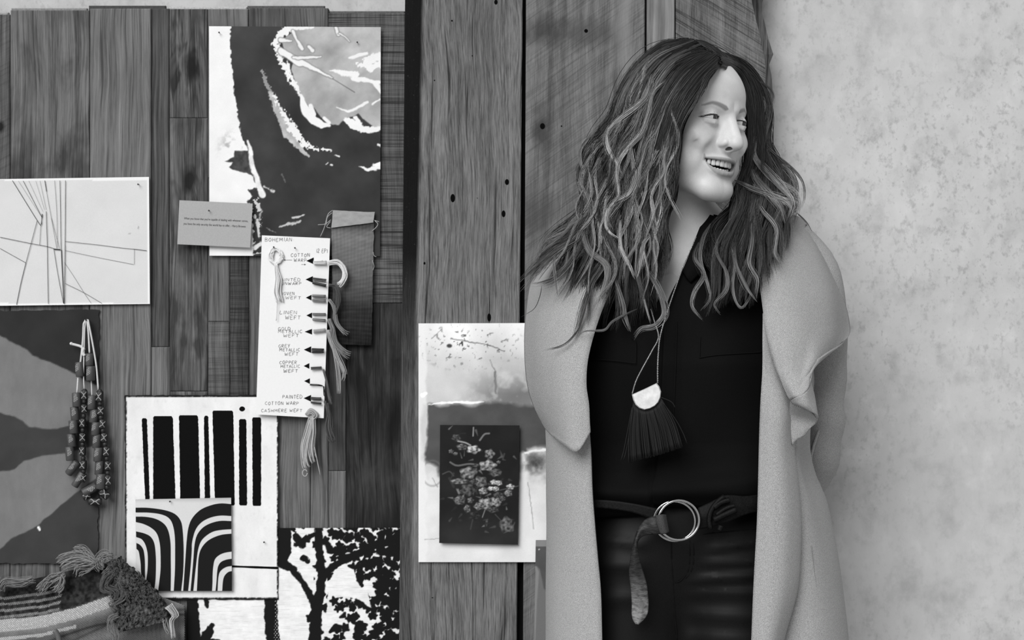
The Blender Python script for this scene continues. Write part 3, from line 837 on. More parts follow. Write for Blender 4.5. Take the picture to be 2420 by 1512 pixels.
def floral(u, v):
    t = 26 + (fbm(u, v, 60, 4) - .5) * 22 + np.clip((v - 1180) / 110, 0, 1) * 14
    rr = random.Random(11)
    d0 = []
    # stems and leaves first, then blooms made of overlapping petals
    for pts, w, val in [([(1064,1092),(1080,1100),(1110,1096),(1140,1100)], 2.2, 95), ([(1082,1042),(1100,1046),(1112,1052)], 1.8, 150), ([(1119,1010),(1118,1030)], 1.5, 140), ([(1134,1040),(1145,1026),(1156,1024)], 2.2, 110),
                        ([(1188,1085),(1192,1072)], 2, 60), ([(1182,1158),(1225,1148)], .9, 90), ([(1046,1120),(1062,1114),(1072,1124)], 1.5, 70), ([(1140,1222),(1146,1205)], 1.2, 120), ([(1170,1215),(1186,1232)], 1, 70), ([(1112,1250),(1120,1215)], 1.5, 60), ([(1072,1150),(1062,1130)], 3, 50)]:
        k = cover(seg_dist(u, v, catmull(pts, 12), w), 1); t = t * (1 - k) + val * k
    for k in range(110):
        cx, cy = rr.gauss(1130, 34), rr.gauss(1140, 52)
        an, ln, w_ = rr.uniform(0, 6.28), rr.uniform(5, 14), rr.uniform(1.2, 3.2)
        k_ = cover(seg_dist(u, v, [(cx, cy), (cx + ln * math.cos(an), cy + ln * math.sin(an))], [w_, .4]), 1.2) * .8
        t = t * (1 - k_) + rr.choice([38, 48, 60, 75, 95, 120]) * k_
    blooms = [(1119,1062,16,10,205), (1157,1072,12,11,150), (1078,1034,11,8,90), (1092,1056,13,8,130), (1106,1117,20,14,150), (1153,1100,20,13,185), (1086,1137,21,7,150), (1106,1157,17,14,95), (1135,1138,16,13,120), (1170,1116,13,10,110),
              (1167,1139,9,6,245), (1179,1141,8,6,235), (1160,1154,8,5,210), (1172,1155,8,6,225), (1206,1150,10,7,200), (1201,1165,10,8,140), (1140,1160,9,8,175), (1147,1190,17,13,170), (1172,1185,12,11,160), (1132,1196,12,9,150), (1086,1182,14,11,115), (1112,1182,8,7,120),
              (1104,1202,8,10,130), (1165,1204,14,7,100), (1122,1218,14,10,60), (1198,1240,19,19,120), (1076,1072,6,4,160), (1178,1092,5,4,150), (1066,1066,6,5,110), (1178,1170,12,8,90), (1120,1138,9,7,90), (1188,1178,8,6,110)]
    for (x, y, rx, ry, val) in blooms:
        a = np.arctan2((v - y) / ry, (u - x) / rx)
        ph = rr.uniform(0, 6)
        r = np.hypot((u - x) / rx, (v - y) / ry)
        edge = 1 + .13 * np.sin(5 * a + ph)
        k = cover((r - edge) * min(rx, ry), .9)
        nz = fbm(u, v, 6, int(x) % 17) - .5
        pet = .70 + .16 * np.cos(5 * a + ph + 1.3 * np.sin(4 * r + ph)) * (r > .3) + .9 * nz + .35 * np.clip(.8 - np.hypot((u - x + .35 * rx) / rx, (v - y + .45 * ry) / ry), 0, 1) - .18 * np.exp(-((r - .5) / .12) ** 2)
        shade = val * np.clip(pet, .25, 1.15) * (1 - .25 * np.clip((r - .75) * 4, 0, 1))
        t = t * (1 - k) + shade * k
    return (np.clip(t, 0, 255) / 255) ** 2.2
flower_card = setp(painted_sheet('flower_card', [(1040,1004),(1228,1005),(1224,1287),(1038,1283)], PANEL_Y - .016, floral, 1.25, attr_mat('flower_card_face', .6, .2), thick=.0008, curl=-.0015),
    'dark photo card of pale garden flowers on top of the wax painting', 'card')

def grey_card(u, v):
    t = np.where(v < 1290, 128, 78) + (fbm(u, v, 20, 4) - .5) * 14
    wv = cover(poly_sd(u, v, [(1262,1345),(1268,1337),(1276,1345),(1285,1390),(1330,1440),(1330,1600),(1262,1600)]), 1.2)
    t = t * (1 - wv) + 105 * wv
    ln = cover(seg_dist(u, v, [(1266,1340),(1270,1352),(1266,1420),(1263,1512)], [2.5, 4, 3, 2]), 1.2); t = t * (1 - ln) + 128 * ln
    k = cover(np.hypot(u - 1274, v - 1298) - 1.5, 1); t = t * (1 - k) + 220 * k
    return (t / 255) ** 2.2
setp(painted_sheet('grey_wave_card', [(1266,1276),(1335,1276),(1335,1560),(1262,1560)], PANEL_Y - .0125, grey_card, 2.0, thick=.001),
    'narrow grey card with a paler wave beside the coat edge', 'card')

# ---- 7. quotation card
def text_mesh(s, size, shear=0.0):
    cu = bpy.data.curves.new('text', 'FONT')
    cu.body = s; cu.size = size; cu.shear = shear; cu.align_x = 'LEFT'
    o = bpy.data.objects.new('text', cu); COL.objects.link(o)
    dg = bpy.context.evaluated_depsgraph_get()
    me = bpy.data.meshes.new_from_object(o.evaluated_get(dg))
    v = np.array([tuple(p.co) for p in me.vertices]); f = [tuple(p.vertices) for p in me.polygons]
    bpy.data.objects.remove(o); bpy.data.meshes.remove(me); bpy.data.curves.remove(cu)
    return v, f
quote_card = setp(flat_sheet('quotation_card', [(424,473),(597,481),(591,585),(419,577)], WALL_Y - .013, plain('warm_grey_card', .37, .85, .15, .06, 500), thick=.0012),
    'small grey card with two lines of tiny type', 'card')
ink = MB()
for s, x0, y0, x1, y1 in [("When you know that you're capable of dealing with whatever comes,", 434.5, 518, 586, 524.5), ("you have the only security the world has to offer. - Harry Browne", 433.5, 530.5, 580.5, 537.5)]:
    v, f = text_mesh(s, 1.0, .12)
    w = v[:, 0].max()
    k = (x1 - x0) / w
    ink.add([P(x0 + q[0] * k, y0 + (y1 - y0) * q[0] / w - q[1] * k * 1.35, WALL_Y - .0133) for q in v], [t[::-1] for t in f])
ink.build('printed_quotation', plain('faded_type_ink', .05), quote_card)
pin(quote_card, 495, 498, WALL_Y - .013)
# ------------------------------------------------------------------ yarn sample card
STROKES = {
 'A': [[(0,0),(.32,1),(.66,0)], [(.12,.36),(.54,.36)]], 'B': [[(0,0),(0,1),(.45,.95),(.5,.7),(.05,.55),(.55,.4),(.5,.05),(0,0)]],
 'C': [[(.6,.85),(.3,1),(.02,.6),(.1,.1),(.4,0),(.62,.15)]], 'D': [[(0,0),(.02,1),(.5,.8),(.6,.4),(.35,.02),(0,0)]],
 'E': [[(.55,1),(.05,1),(0,0),(.55,.02)], [(.02,.52),(.45,.55)]], 'F': [[(.55,1),(.04,1),(0,0)], [(.02,.52),(.45,.55)]],
 'G': [[(.6,.85),(.3,1),(.02,.6),(.1,.1),(.45,0),(.62,.35),(.35,.4)]], 'H': [[(0,0),(.02,1)], [(.55,0),(.56,1)], [(0,.5),(.55,.52)]],
 'I': [[(.1,0),(.12,1)]], 'L': [[(.04,1),(0,0),(.5,.02)]], 'M': [[(0,0),(.05,1),(.35,.35),(.66,1),(.72,0)]], 'N': [[(0,0),(.02,1),(.55,.02),(.57,1)]],
 'O': [[(.3,1),(.02,.65),(.1,.1),(.4,0),(.62,.4),(.5,.9),(.3,1)]], 'P': [[(0,0),(.03,1),(.5,.9),(.5,.6),(.03,.48)]],
 'R': [[(0,0),(.03,1),(.5,.9),(.48,.6),(.03,.48),(.58,0)]], 'S': [[(.55,.9),(.2,1),(.05,.75),(.5,.4),(.4,.02),(0,.1)]], 'T': [[(0,1),(.62,1)], [(.3,1),(.3,0)]],
 'U': [[(0,1),(.05,.15),(.3,0),(.52,.2),(.55,1)]], 'V': [[(0,1),(.28,0),(.58,1)]], 'W': [[(0,1),(.18,0),(.4,.7),(.6,0),(.82,1)]], 'Y': [[(0,1),(.28,.5),(.55,1)], [(.28,.5),(.2,0)]],
 '1': [[(.15,0),(.17,1)]], '2': [[(.02,.8),(.25,1),(.5,.75),(.05,.02),(.55,.02)]], '.': [[(.05,.4),(.12,.4)]], ' ': [],
}
def d6(x, y): return (560 + x / 2.52, 540 + y / 2.52)
R4 = random.Random(12)
def hand_text(mb, s, x0, x1, y, h, yd, w=.85, slope=0.0):
    wid = [{'I': .5, '.': .5, '1': .5, ' ': .6, 'M': 1.2, 'W': 1.25, 'L': .85, 'E': .9, 'F': .9}.get(c, 1.0) for c in s]
    adv = (x1 - x0) / sum(wid); pos = np.concatenate([[0], np.cumsum(wid)])
    for i, ch in enumerate(s):
        jx, jy, js = R4.uniform(-.6, .6), R4.uniform(-1.2, 1.2), R4.uniform(.9, 1.1)
        for st in STROKES.get(ch, []):
            pts = []
            for (a, b) in st:
                X = x0 + pos[i] * adv + (a * 1.05 + (b - .5) * .06) * adv * 1.0 + jx
                Y = y + h * (.5 - b * js) + jy + slope * (X - x0)
                pts.append(d6(X, Y))
            ink_line(mb, pts, w * R4.uniform(.8, 1.15), yd, smooth=max(3, 4 * len(pts)))
YC = WALL_Y - .016
card_paper = plain('white_card_stock', .78, .7, .2, .02, 300)
yarn_card = setp(flat_sheet('yarn_sample_card', [(619,556),(780,563),(765,988),(605,979)], YC, card_paper, thick=.0012),
    'tall white card of hand-lettered yarn samples with tied tails', 'sample card')
ink = MB()
for s, x0, x1, y, h in [('BOHEMIAN.', 168, 346, 66, 20), ('12 EPI', 473, 545, 133, 22), ('COTTON', 322, 440, 158, 19), ('WARP', 340, 420, 188, 19), ('PAINTED', 238, 384, 304, 17), ('UNWARP', 266, 390, 327, 15),
                        ('WOVEN', 258, 348, 387, 17), ('WEFT', 290, 388, 412, 17), ('LINEN', 256, 366, 499, 20), ('WEFT', 288, 386, 530, 20), ('GOLD', 246, 324, 595, 18), ('METALLIC', 246, 394, 613, 17), ('WEFT', 276, 376, 637, 17),
                        ('GREY', 248, 322, 698, 19), ('METALLIC', 254, 380, 722, 17), ('WEFT', 284, 372, 747, 19), ('COPPER', 254, 362, 797, 18), ('METALLIC', 260, 380, 820, 16), ('WEFT', 278, 370, 847, 19),
                        ('PAINTED', 272, 394, 1001, 20), ('COTTON WARP', 168, 374, 1039, 19), ('CASHMERE WEFT', 145, 394, 1083, 17)]:
    hand_text(ink, s, x0, x1, y, h, YC - .0003)
ink_line(ink, [d6(328,187), d6(282,187)], .8, YC - .0003); ink_poly(ink, [d6(278,187), d6(288,182), d6(288,192)], YC - .0003)
ink_line(ink, [d6(383,214), d6(404,214)], .8, YC - .0003); ink_poly(ink, [d6(411,214), d6(401,209), d6(401,219)], YC - .0003)
o = ink.build('hand_lettering', plain('soft_pencil', .09, .9, .1), yarn_card); o['kind'] = 'stuff'
tips = [(413,192), (408,303), (410,411), (413,517), (403,614), (398,721), (397,818), (400,908), (397,1010)]
for i, (x, y) in enumerate(tips):
    mb = MB(); w = 44 if i in (0, 1, 4, 5, 8) else 34; hh = 20 if i in (0, 1, 5, 8) else 17
    ink_poly(mb, [d6(x, y), d6(x + w, y - hh), d6(x + w, y + hh)], YC - .0004)
    mb.build('black_arrow', INK, yarn_card)

def yarn_mat(name, v, rough=.8, spec=.2, metal=0.0):
    m = Mat(name, rough, spec); m.b.inputs['Metallic'].default_value = metal
    n = m.noise(m.mapping(m.coord('Object', False), (1, 1, 1)), 2500, 2)
    m.color(m.ramp(n, [(.3, v * .65), (.7, min(1, v * 1.25))]))
    return m.m
def strands(mb, guides, n, spread, r, yoff, rnd, seg=14, fray=1.0, dep=0.004, mid=0):
    """n yarn strands that follow pixel guide [(px, py), ...]; spread in pixels per guide point"""
    gpts = np.asarray(guides, float)
    for k in range(n):
        a = rnd.uniform(0, 2 * math.pi); q = math.sqrt(rnd.random())
        ox, oy, od = math.cos(a) * q, math.sin(a) * q, rnd.uniform(-1, 1)
        p = gpts.copy()
        sp = np.interp(np.linspace(0, 1, len(p)), np.linspace(0, 1, len(spread)), spread)
        t = np.gradient(p, axis=0); t /= np.linalg.norm(t, axis=1, keepdims=True) + 1e-9
        nn = np.stack([-t[:, 1], t[:, 0]], 1)
        p = p + nn * (ox * sp)[:, None] + np.array([[rnd.uniform(-1, 1), rnd.uniform(-1, 1)] for _ in p]) * fray
        cut = rnd.uniform(.82, 1.0)
        c = catmull(p, seg)
        c = c[:max(4, int(seg * cut))]
        w = [P(x, y, yoff + od * dep) for x, y in c]
        mb.tube(w, S(r, yoff) * rnd.uniform(.8, 1.15), 5, mid)
D6 = lambda l: [d6(*q) for q in l]
Y1 = YC - .004
bundles = [
    ('white_cotton', .72, [([(455,200),(550,200)], 12, [6, 6]), ([(545,205),(600,200),(635,235),(645,280),(625,325),(595,350)], 22, [8, 9, 9, 9, 12])], 1.1),
    ('dark_painted', .085, [([(450,300),(550,312)], 8, [6, 5]), ([(450,322),(550,345)], 10, [5, 5]), ([(548,335),(590,350),(605,420),(585,500),(575,560)], 10, [4, 6, 9, 8, 8])], 1.0),
    ('grey_woven', .26, [([(448,400),(548,405)], 10, [5, 4]), ([(448,425),(548,432)], 10, [5, 4]), ([(546,425),(575,470),(590,560),(640,620),(672,640)], 16, [5, 7, 8, 10, 14])], 1.0),
    ('grey_linen', .24, [([(450,510),(548,512)], 9, [5, 4]), ([(450,540),(545,550)], 9, [4, 4]), ([(545,540),(570,600),(585,680),(640,740),(690,765)], 18, [6, 8, 12, 14, 18])], 1.0),
    ('pale_gold_metallic', .42, [([(455,610),(545,600)], 9, [8, 5]), ([(545,605),(555,660),(600,760),(640,860),(620,930)], 12, [5, 7, 10, 10, 9]), ([(548,620),(575,740),(600,860),(605,1010)], 6, [5, 8, 8, 5])], .8),
    ('dark_metallic', .03, [([(445,720),(535,722)], 6, [5, 4]), ([(445,735),(535,738)], 4, [3, 2])], 1.0),
    ('copper_metallic', .14, [([(440,832),(520,828)], 8, [5, 4]), ([(515,840),(535,920),(545,990),(570,1060)], 9, [3, 5, 6, 7])], .8),
    ('black_thread', .012, [([(436,928),(480,930),(515,935)], 3, [1.5, 1.5]), ([(515,935),(518,985),(520,1010)], 2, [2, 1])], .9),
    ('painted_mixed', .10, [([(440,1010),(518,1015)], 9, [6, 5]), ([(440,1035),(518,1045)], 7, [4, 4]), ([(520,1030),(545,1100),(545,1190),(575,1290)], 14, [4, 8, 12, 10]), ([(540,1040),(560,1130),(570,1220)], 3, [2, 3, 4])], .95),
]
R5 = random.Random(5)
for nm, v, gl, r in bundles:
    mb = MB()
    for pts, n, spd in gl:
        strands(mb, D6(pts), int(n * 1.8), [q / 2.52 * (1.6 + .5 * (i == len(spd) - 1)) for i, q in enumerate(spd)], r * .8, Y1 - .001 * (len(pts) > 3), R5, seg=16 if len(pts) > 2 else 6, fray=.5 if len(pts) < 3 else 1.6)
    o = mb.build('yarn_tail', yarn_mat('yarn_' + nm, v, .6 if 'metal' in nm else .85), yarn_card, True)
    o['kind'] = 'stuff'
# cashmere tassel tied below the card
mb = MB()
strands(mb, D6([(412,1110),(440,1085),(470,1110),(450,1130),(420,1140)]), 14, [3, 6, 6, 6, 4], 1.3, Y1, R5, fray=.8)
strands(mb, D6([(440,1125),(425,1200),(400,1300),(405,1400),(430,1440)]), 30, [6, 9, 10, 9, 12], 1.3, Y1, R5, 18, .8)
strands(mb, D6([(450,1125),(450,1210),(440,1300),(455,1380),(470,1400)]), 26, [6, 8, 9, 8, 8], 1.3, Y1, R5, 18, .8)
strands(mb, D6([(460,1300),(480,1400),(500,1490)]), 2, [2, 2], 1.1, Y1, R5, 10, .4)
mb.tube([P(*d6(405 + 14 * math.cos(a), 1455 + 20 * math.sin(a)), Y1) for a in np.linspace(0, 6.0, 16)], S(1.4, Y1), 5)
o = mb.build('cashmere_tassel', yarn_mat('yarn_cashmere', .40), yarn_card, True); o['kind'] = 'stuff'
# white cotton loop pinned at the top left of the card
mb = MB()
for k in range(26):
    rx, rz = R5.uniform(8, 17), R5.uniform(14, 20); cx, cy = 652 + R5.uniform(-2, 2), 605 + R5.uniform(-2, 2)
    mb.tube([P(cx + rx * math.cos(a), cy + rz * math.sin(a), YC - .003 + R5.uniform(-.002, .002)) for a in np.linspace(0, 2*math.pi, 22)], S(.9, YC), 5)
strands(mb, [(652,622),(654,640),(658,660),(655,690),(662,715),(658,722)], 26, [3, 5, 8, 10, 9, 7], .9, YC - .003, R5, 18, .9)
strands(mb, [(655,715),(654,740),(652,765)], 2, [1, 1], .5, YC - .002, R5, 8, .2)
o = mb.build('cotton_loop', yarn_mat('yarn_white', .80), yarn_card, True); o['kind'] = 'stuff'
pin(yarn_card, 648, 584, YC - .003); pin(yarn_card, 698, 586, YC)

# ------------------------------------------------------------------ woven swatch with a folded top
def d5(x, y): return (400 + x / 3.6, 440 + y / 3.6)
def swatch_tone(u, v):
    t = np.interp(v, [530, 560, 600, 640, 680, 730, 780, 820], [92, 112, 104, 98, 84, 52, 42, 36]) * 1.0
    t = t + (fbm(u * .6, v * 3, 16, 4) - .5) * 18 + (fbm(u * 4, v * .5, 16, 8) - .5) * 12 + np.sin(u * 2.4) * 3 + np.sin(v * 2.4) * 3
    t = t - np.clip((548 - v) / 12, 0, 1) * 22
    return (np.clip(t, 5, 255) / 255) ** 2.2
YS = WALL_Y - .008
swatch_mat = attr_mat('handwoven_linen', .95, .1, .10, 1500, .4)
swatch = setp(painted_sheet('woven_swatch', [(783,534),(884,524),(878,816),(788,813)], YS, swatch_tone, 2.0, swatch_mat, wavy=.0015, edge_jag=1.2, thick=.001),
    'hanging strip of handwoven cloth darkening towards its hem', 'fabric swatch')
flap_tone = lambda u, v: (np.clip(150 + (fbm(u, v * 2, 12, 3) - .5) * 26 + np.sin(u * 2.2) * 4, 0, 255) / 255) ** 2.2
painted_sheet('folded_flap', [(787,497),(886,501),(882,526),(783,538)], YS - .003, flap_tone, 1.6, swatch_mat, wavy=.001, edge_jag=.8, parent=swatch, thick=.0012)
mb = MB()
for pts, r in [([d5(1390,205), d5(1350,240), d5(1320,350), d5(1285,430)], .9), ([d5(1375,285), d5(1330,320), d5(1265,328)], .8), ([d5(1370,300), d5(1340,345), d5(1372,355)], .8), ([d5(1385,225), d5(1345,265), d5(1335,330)], .8),
               ([d5(1745,290), d5(1785,302)], .7), ([d5(1750,295), d5(1775,320), d5(1760,350), d5(1725,380)], .9), ([d5(1735,560), d5(1742,590), d5(1762,600)], .7), ([d5(1728,630), d5(1742,680), d5(1732,715)], .7)]:
    mb.tube([P(x, y, YS - .003) for x, y in catmull(pts, 12)], S(r, YS), 5)
mb.build('loose_threads', yarn_mat('linen_thread', .40), swatch, True)['kind'] = 'stuff'

# ------------------------------------------------------------------ bead strands hung from a nail
def d3(x, y): return (x / 3.025, 720 + y / 3.025)
YB = WALL_Y - .016
beads = empty('bead_necklace', P(*d3(620, 105), YB)); setp(beads, 'looped strands of dark carved beads on pale cord', 'necklace')
cord = yarn_mat('pale_cord', .62)
mb = MB()
for pts, r in [([(612,108),(598,130),(592,250),(575,415),(560,510),(550,640)], 2.2), ([(615,105),(606,180),(600,380),(598,520),(603,610)], 1.5), ([(622,104),(632,200),(640,345)], 2.2), ([(628,106),(648,200),(675,350),(690,450),(703,610)], 2.2), ([(640,440),(652,540),(657,650)], 1.5),
               ([(512,280),(545,288),(580,300),(600,325)], 3.2), ([(600,310),(590,340),(605,365)], 4)]:
    mb.tube([P(*d3(*q), YB) for q in catmull(pts, 16)], S(r, YB), 6)
mb.build('cord', cord, beads, True)
mb = MB(); c = P(*d3(510, 278), YB)
for i in range(1):
    mb.tube([c + Vector((0, 0, z)) for z in (-.0026, -.002, -.0008, .0008, .002, .0026)], [.0004, .002, .0028, .0028, .002, .0004], 10)
mb.build('cord_knot', cord, beads, True)
mb = MB(); c = P(*d3(617, 108), YB)
mb.tube([c + Vector((0, -.004, 0)), c + Vector((0, .016, 0))], .0013, 8); mb.build('nail', PIN, beads, True)

def bead_mat(name, v, rough):
    m = Mat(name, rough, .5)
    n = m.noise(m.mapping(m.coord(), (260, 260, 90)), 1.0, 4, .65)
    m.color(m.ramp(n, [(.35, v * .35), (.5, v), (.72, v * 2.6)]))
    m.bump(n, .3, .0006)
    return m.m
b_big, b_dark, b_line = bead_mat('carved_wood_bead', .055, .38), bead_mat('black_bead', .012, .45), plain('pale_inlay', .38, .7)
def bead_mesh(kind):
    mb = MB()
    prof = {'big': [(-.5, .30), (-.5, .44), (-.46, .5), (0, .5), (.46, .5), (.5, .44), (.5, .30)], 'small': [(-.5, .28), (-.5, .42), (-.36, .5), (0, .5), (.36, .5), (.5, .42), (.5, .28)],
            'spacer': [(-.5, .3), (-.3, .46), (0, .5), (.3, .46), (.5, .3)]}[kind]
    mb.tube([(0, 0, z) for z, _ in prof], [r for _, r in prof], 14)
    def dl(pts, w=.045):   # line laid on the bead's curved face
        for side in (-1, 1):
            p = [(.515 * math.sin(a), side * .515 * math.cos(a), z) for a, z in pts]
            mb.tube(catmull(p, max(4, 4 * len(p))), w, 4, 1)
    if kind == 'big':
        for (a, z) in [(-.3, .18), (.05, .26), (-.02, .0), (-.38, -.05), (.3, .08)]:
            dl([(a + .14 * math.cos(q), z + .085 * math.sin(q)) for q in np.linspace(0, 2*math.pi, 7)], .022)
    if kind == 'small':
        dl([(-.8, -.33), (.8, -.33)]); dl([(-.8, .33), (.8, .33)])
        dl([(-.75, -.3), (.1, .0), (-.75, .3)], .05); dl([(.85, -.3), (.1, .0), (.85, .3)], .05)
    return mb
meshes = {}
for kind in ('big', 'small', 'spacer'):
    mb = bead_mesh(kind)
    o = mesh_obj('bead', mb.v, mb.f, [b_big if kind == 'big' else b_dark, b_line], None, True, mb.m, False)
    meshes[kind] = o.data
    bpy.data.objects.remove(o)
big = [(640,392,56,88,0),(648,490,64,104,0),(570,462,62,104,5),(548,678,64,100,3),(535,778,62,98,5),(525,873,64,95,5),(512,968,62,94,5),(500,1063,64,100,5),(520,1165,58,112,-38),(562,1250,54,112,-32),(642,1322,66,106,-62),
       (657,698,62,100,-2),(672,795,62,96,-5),(685,885,62,94,-5),(692,975,62,100,-3),(702,1070,64,100,-4),(710,1165,64,100,-3),(722,1262,70,108,-3)]
small = [(603,645,46,72,0),(600,743,44,64,2),(593,845,46,66,2),(590,948,48,66,0),(592,1045,48,66,-1),(597,1145,50,66,-2),(590,1235,52,62,-10),(713,655,52,78,-2),(718,757,50,64,-4),(728,852,48,66,-8),(744,948,48,66,-8),(758,1048,48,70,-6),(768,1150,46,66,-3),(772,1255,44,76,3),(746,1352,56,76,48),(680,1406,52,92,88),(618,1365,50,60,-60)]
spacers = [(602,690),(598,795),(592,897),(591,998),(595,1098),(597,1190),(715,707),(722,805),(735,900),(750,998),(763,1100),(770,1202),(765,1305),(605,618),(714,620)]
def add_bead(kind, x, y, w, h, ang, dy=0.0):
    o = bpy.data.objects.new('bead', meshes[kind]); COL.objects.link(o)
    k = S(1 / 3.025, YB)
    o.location = P(*d3(x, y), YB + dy)
    o.scale = (w * k, w * k, h * k)
    o.rotation_euler = (0, math.radians(-ang), R5.uniform(-.7, .7) * 0.6)
    o.parent = beads; o.matrix_parent_inverse = Matrix.Translation(beads.location).inverted()
for i, b in enumerate(big): add_bead('big', *b, dy=-.001 if i % 2 else .001)
for b in small: add_bead('small', *b)
for x, y in spacers: add_bead('spacer', x, y, 34, 34, 0)

# ------------------------------------------------------------------ hand-woven textile draped in the lower corner
YT = WALL_Y - .012
def top_edge(px):
    return np.interp(px, [-80, 0, 79, 148, 225, 270, 300, 340, 436], [1384, 1380, 1368, 1352, 1334, 1330, 1348, 1395, 1430])
tm = attr_mat('nubby_handweave', .95, .1, .25, 900, .7)
nu, nv = 270, 150
aa, bb = np.meshgrid(np.linspace(0, 1, nu), np.linspace(0, 1, nv))
px = -80 + 516 * aa; te = top_edge(px); py = te + (1690 - te) * bb
# bands follow the swag of the cloth
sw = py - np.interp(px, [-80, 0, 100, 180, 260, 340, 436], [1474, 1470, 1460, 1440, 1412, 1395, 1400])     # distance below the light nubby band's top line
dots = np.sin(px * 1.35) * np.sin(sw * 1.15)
tone = np.full(px.shape, 104.0) + (fbm(px, py, 30, 3) - .5) * 30 + dots * 24 - 34 * np.exp(-((sw - 58 - 6 * np.sin(px / 40)) / 3.0) ** 2) - 26 * np.exp(-((sw - 92 + .12 * px) / 3.5) ** 2) + 16 * np.sin(sw / 11.0)  # the two dark lines paint fold shade into the cloth colour
up_k = cover(sw + 6 + (fbm(px, py, 14, 5) - .5) * 12, 4)
stripe = (np.sin(sw * .42 + (fbm(px, py, 40, 7) - .5) * 2) > .25) & (sw > -62) & (px < 150 - (sw + 62) * .2)
dk = 44 + (fbm(px, py, 7, 9) - .5) * 60 + np.where(stripe, 60 + 55 * dots, 0)
tone = tone * (1 - up_k) + dk * up_k
lb = np.clip(1 - np.abs(sw - 9) / 16, 0, 1) > .12
tone = np.where(lb & (px < 300), 150 + 75 * dots, tone)
l2 = (np.abs(sw - 40) < 4) & (px < 180); tone = np.where(l2, 150 + 60 * dots, tone)
tone = np.clip(tone, 8, 240)
dep = YT - .016 * np.clip(bb * 3, 0, 1) - .012 * np.sin(sw / 46.0 + px / 150.0) * np.clip(bb * 2, 0, 1) - .0010 * dots - .004 * (fbm(px, py, 60, 21) - .5)
s_ = (dep + DIST) / F_PX
vv = np.stack([(px - 1210) * s_, dep, CAM_Z + (756 - py) * s_], -1).reshape(-1, 3)
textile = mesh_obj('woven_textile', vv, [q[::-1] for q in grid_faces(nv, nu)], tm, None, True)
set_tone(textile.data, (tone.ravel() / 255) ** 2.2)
sol = textile.modifiers.new('thickness', 'SOLIDIFY'); sol.thickness = .002; sol.offset = -1
setp(textile, 'nubby striped handwoven textile with shaggy fringe in the lower corner', 'textile')
# folded looped corner
fp = [(258,1322),(282,1316),(315,1345),(350,1378),(376,1402),(390,1428),(397,1462),(385,1470),(350,1474),(318,1486),(284,1492),(276,1450),(270,1390)]
rows = []
L_ = [(252,1330),(262,1362),(268,1400),(272,1440),(276,1470),(282,1494)]; R_ = [(284,1316),(322,1350),(362,1388),(386,1420),(396,1445),(398,1468)]
rows = [[P(l[0], l[1], YT - .030), P((l[0]*2+r[0])/3, (l[1]*2+r[1])/3, YT - .040), P((l[0]+r[0]*2)/3, (l[1]+r[1]*2)/3, YT - .040), P(r[0], r[1], YT - .028)] for l, r in zip(L_, R_)]
gp = patch_points(rows, 70, 90)
gu, gv = np.meshgrid(np.arange(70), np.arange(90))
bumpy = (vnoise(gu * 1.0, gv * 1.0, 2.6, 3) - .5) * .005 + (vnoise(gu * 1.0, gv * 1.0, 6, 4) - .5) * .004
gp[:, :, 1] += bumpy
flap = mesh_obj('folded_corner', gp.reshape(-1, 3), [q[::-1] for q in grid_faces(90, 70)], tm, textile, True)
set_tone(flap.data, (np.clip(62 + (vnoise(gu, gv, 2.2, 5) - .5) * 90 + (vnoise(gu, gv, 9, 6) - .5) * 30, 8, 200).ravel() / 255) ** 2.2)
fs = flap.modifiers.new('thickness', 'SOLIDIFY'); fs.thickness = .003; fs.offset = -1
# curly loops on the folded corner
mb = MB(); R6 = random.Random(21)
for k in range(700):
    i, j = R6.randrange(2, 88), R6.randrange(2, 68)
    c = Vector(gp[i, j]) + Vector((0, -.001, 0)); r = R6.uniform(.0007, .0020); a0 = R6.uniform(0, 6.28); tl = R6.uniform(-1, 1)
    mb.tube([c + Vector((r * math.cos(a0 + a), -.002 * math.sin(a * .5) - .001, r * math.sin(a0 + a) + tl * .001 * a)) for a in np.linspace(0, R6.uniform(3, 5.5), 7)], .00036, 3)
mb.build('curly_pile', yarn_mat('grey_curl_yarn', .12), textile, True)['kind'] = 'stuff'
# fringe tufts
def tuft(n, guide, spread, r, v, seed, dy=-.026, fray=4.5):
    mb = MB(); strands(mb, guide, n, [q * 1.35 for q in spread], r * .8, YT + dy, random.Random(seed), 16, fray, .006)
    mb.build('fringe_tuft', yarn_mat('fringe_yarn', v), textile, True)['kind'] = 'stuff'
tuft(26, d4([(20,980),(0,1000),(-20,1060),(10,1090)]), [6, 5, 6, 8], 1.0, .20, 1)
tuft(30, d4([(300,970),(180,1000),(60,990),(20,1020),(0,1090)]), [5, 6, 6, 6, 8], 1.0, .22, 2)
tuft(34, d4([(560,920),(480,960),(420,990),(380,1040),(330,1090)]), [5, 8, 9, 8, 10], 1.0, .24, 3)
tuft(26, d4([(560,920),(560,980),(530,1040),(480,1080)]), [4, 8, 9, 12], 1.0, .26, 4)
tuft(40, d4([(850,830),(780,790),(680,790),(580,810),(510,860)]), [4, 12, 16, 15, 14], 1.0, .27, 5)
tuft(16, d4([(850,820),(780,740),(720,700),(640,695)]), [4, 7, 6, 4], 1.0, .24, 6)
tuft(20, d4([(860,840),(780,860),(700,890),(670,950)]), [4, 9, 9, 6], 1.0, .24, 7)
tuft(40, d4([(1000,770),(930,760),(880,790),(880,850),(910,900)]), [10, 12, 10, 9, 9], 1.0, .22, 8)
tuft(34, d4([(1010,780),(1020,830),(1010,880),(960,930),(920,970)]), [6, 8, 9, 9, 7], 1.0, .16, 9)
tuft(30, d4([(1040,900),(960,960),(940,1040),(1030,1090),(1000,1180)]), [6, 9, 12, 12, 10], 1.0, .10, 10, -.036)
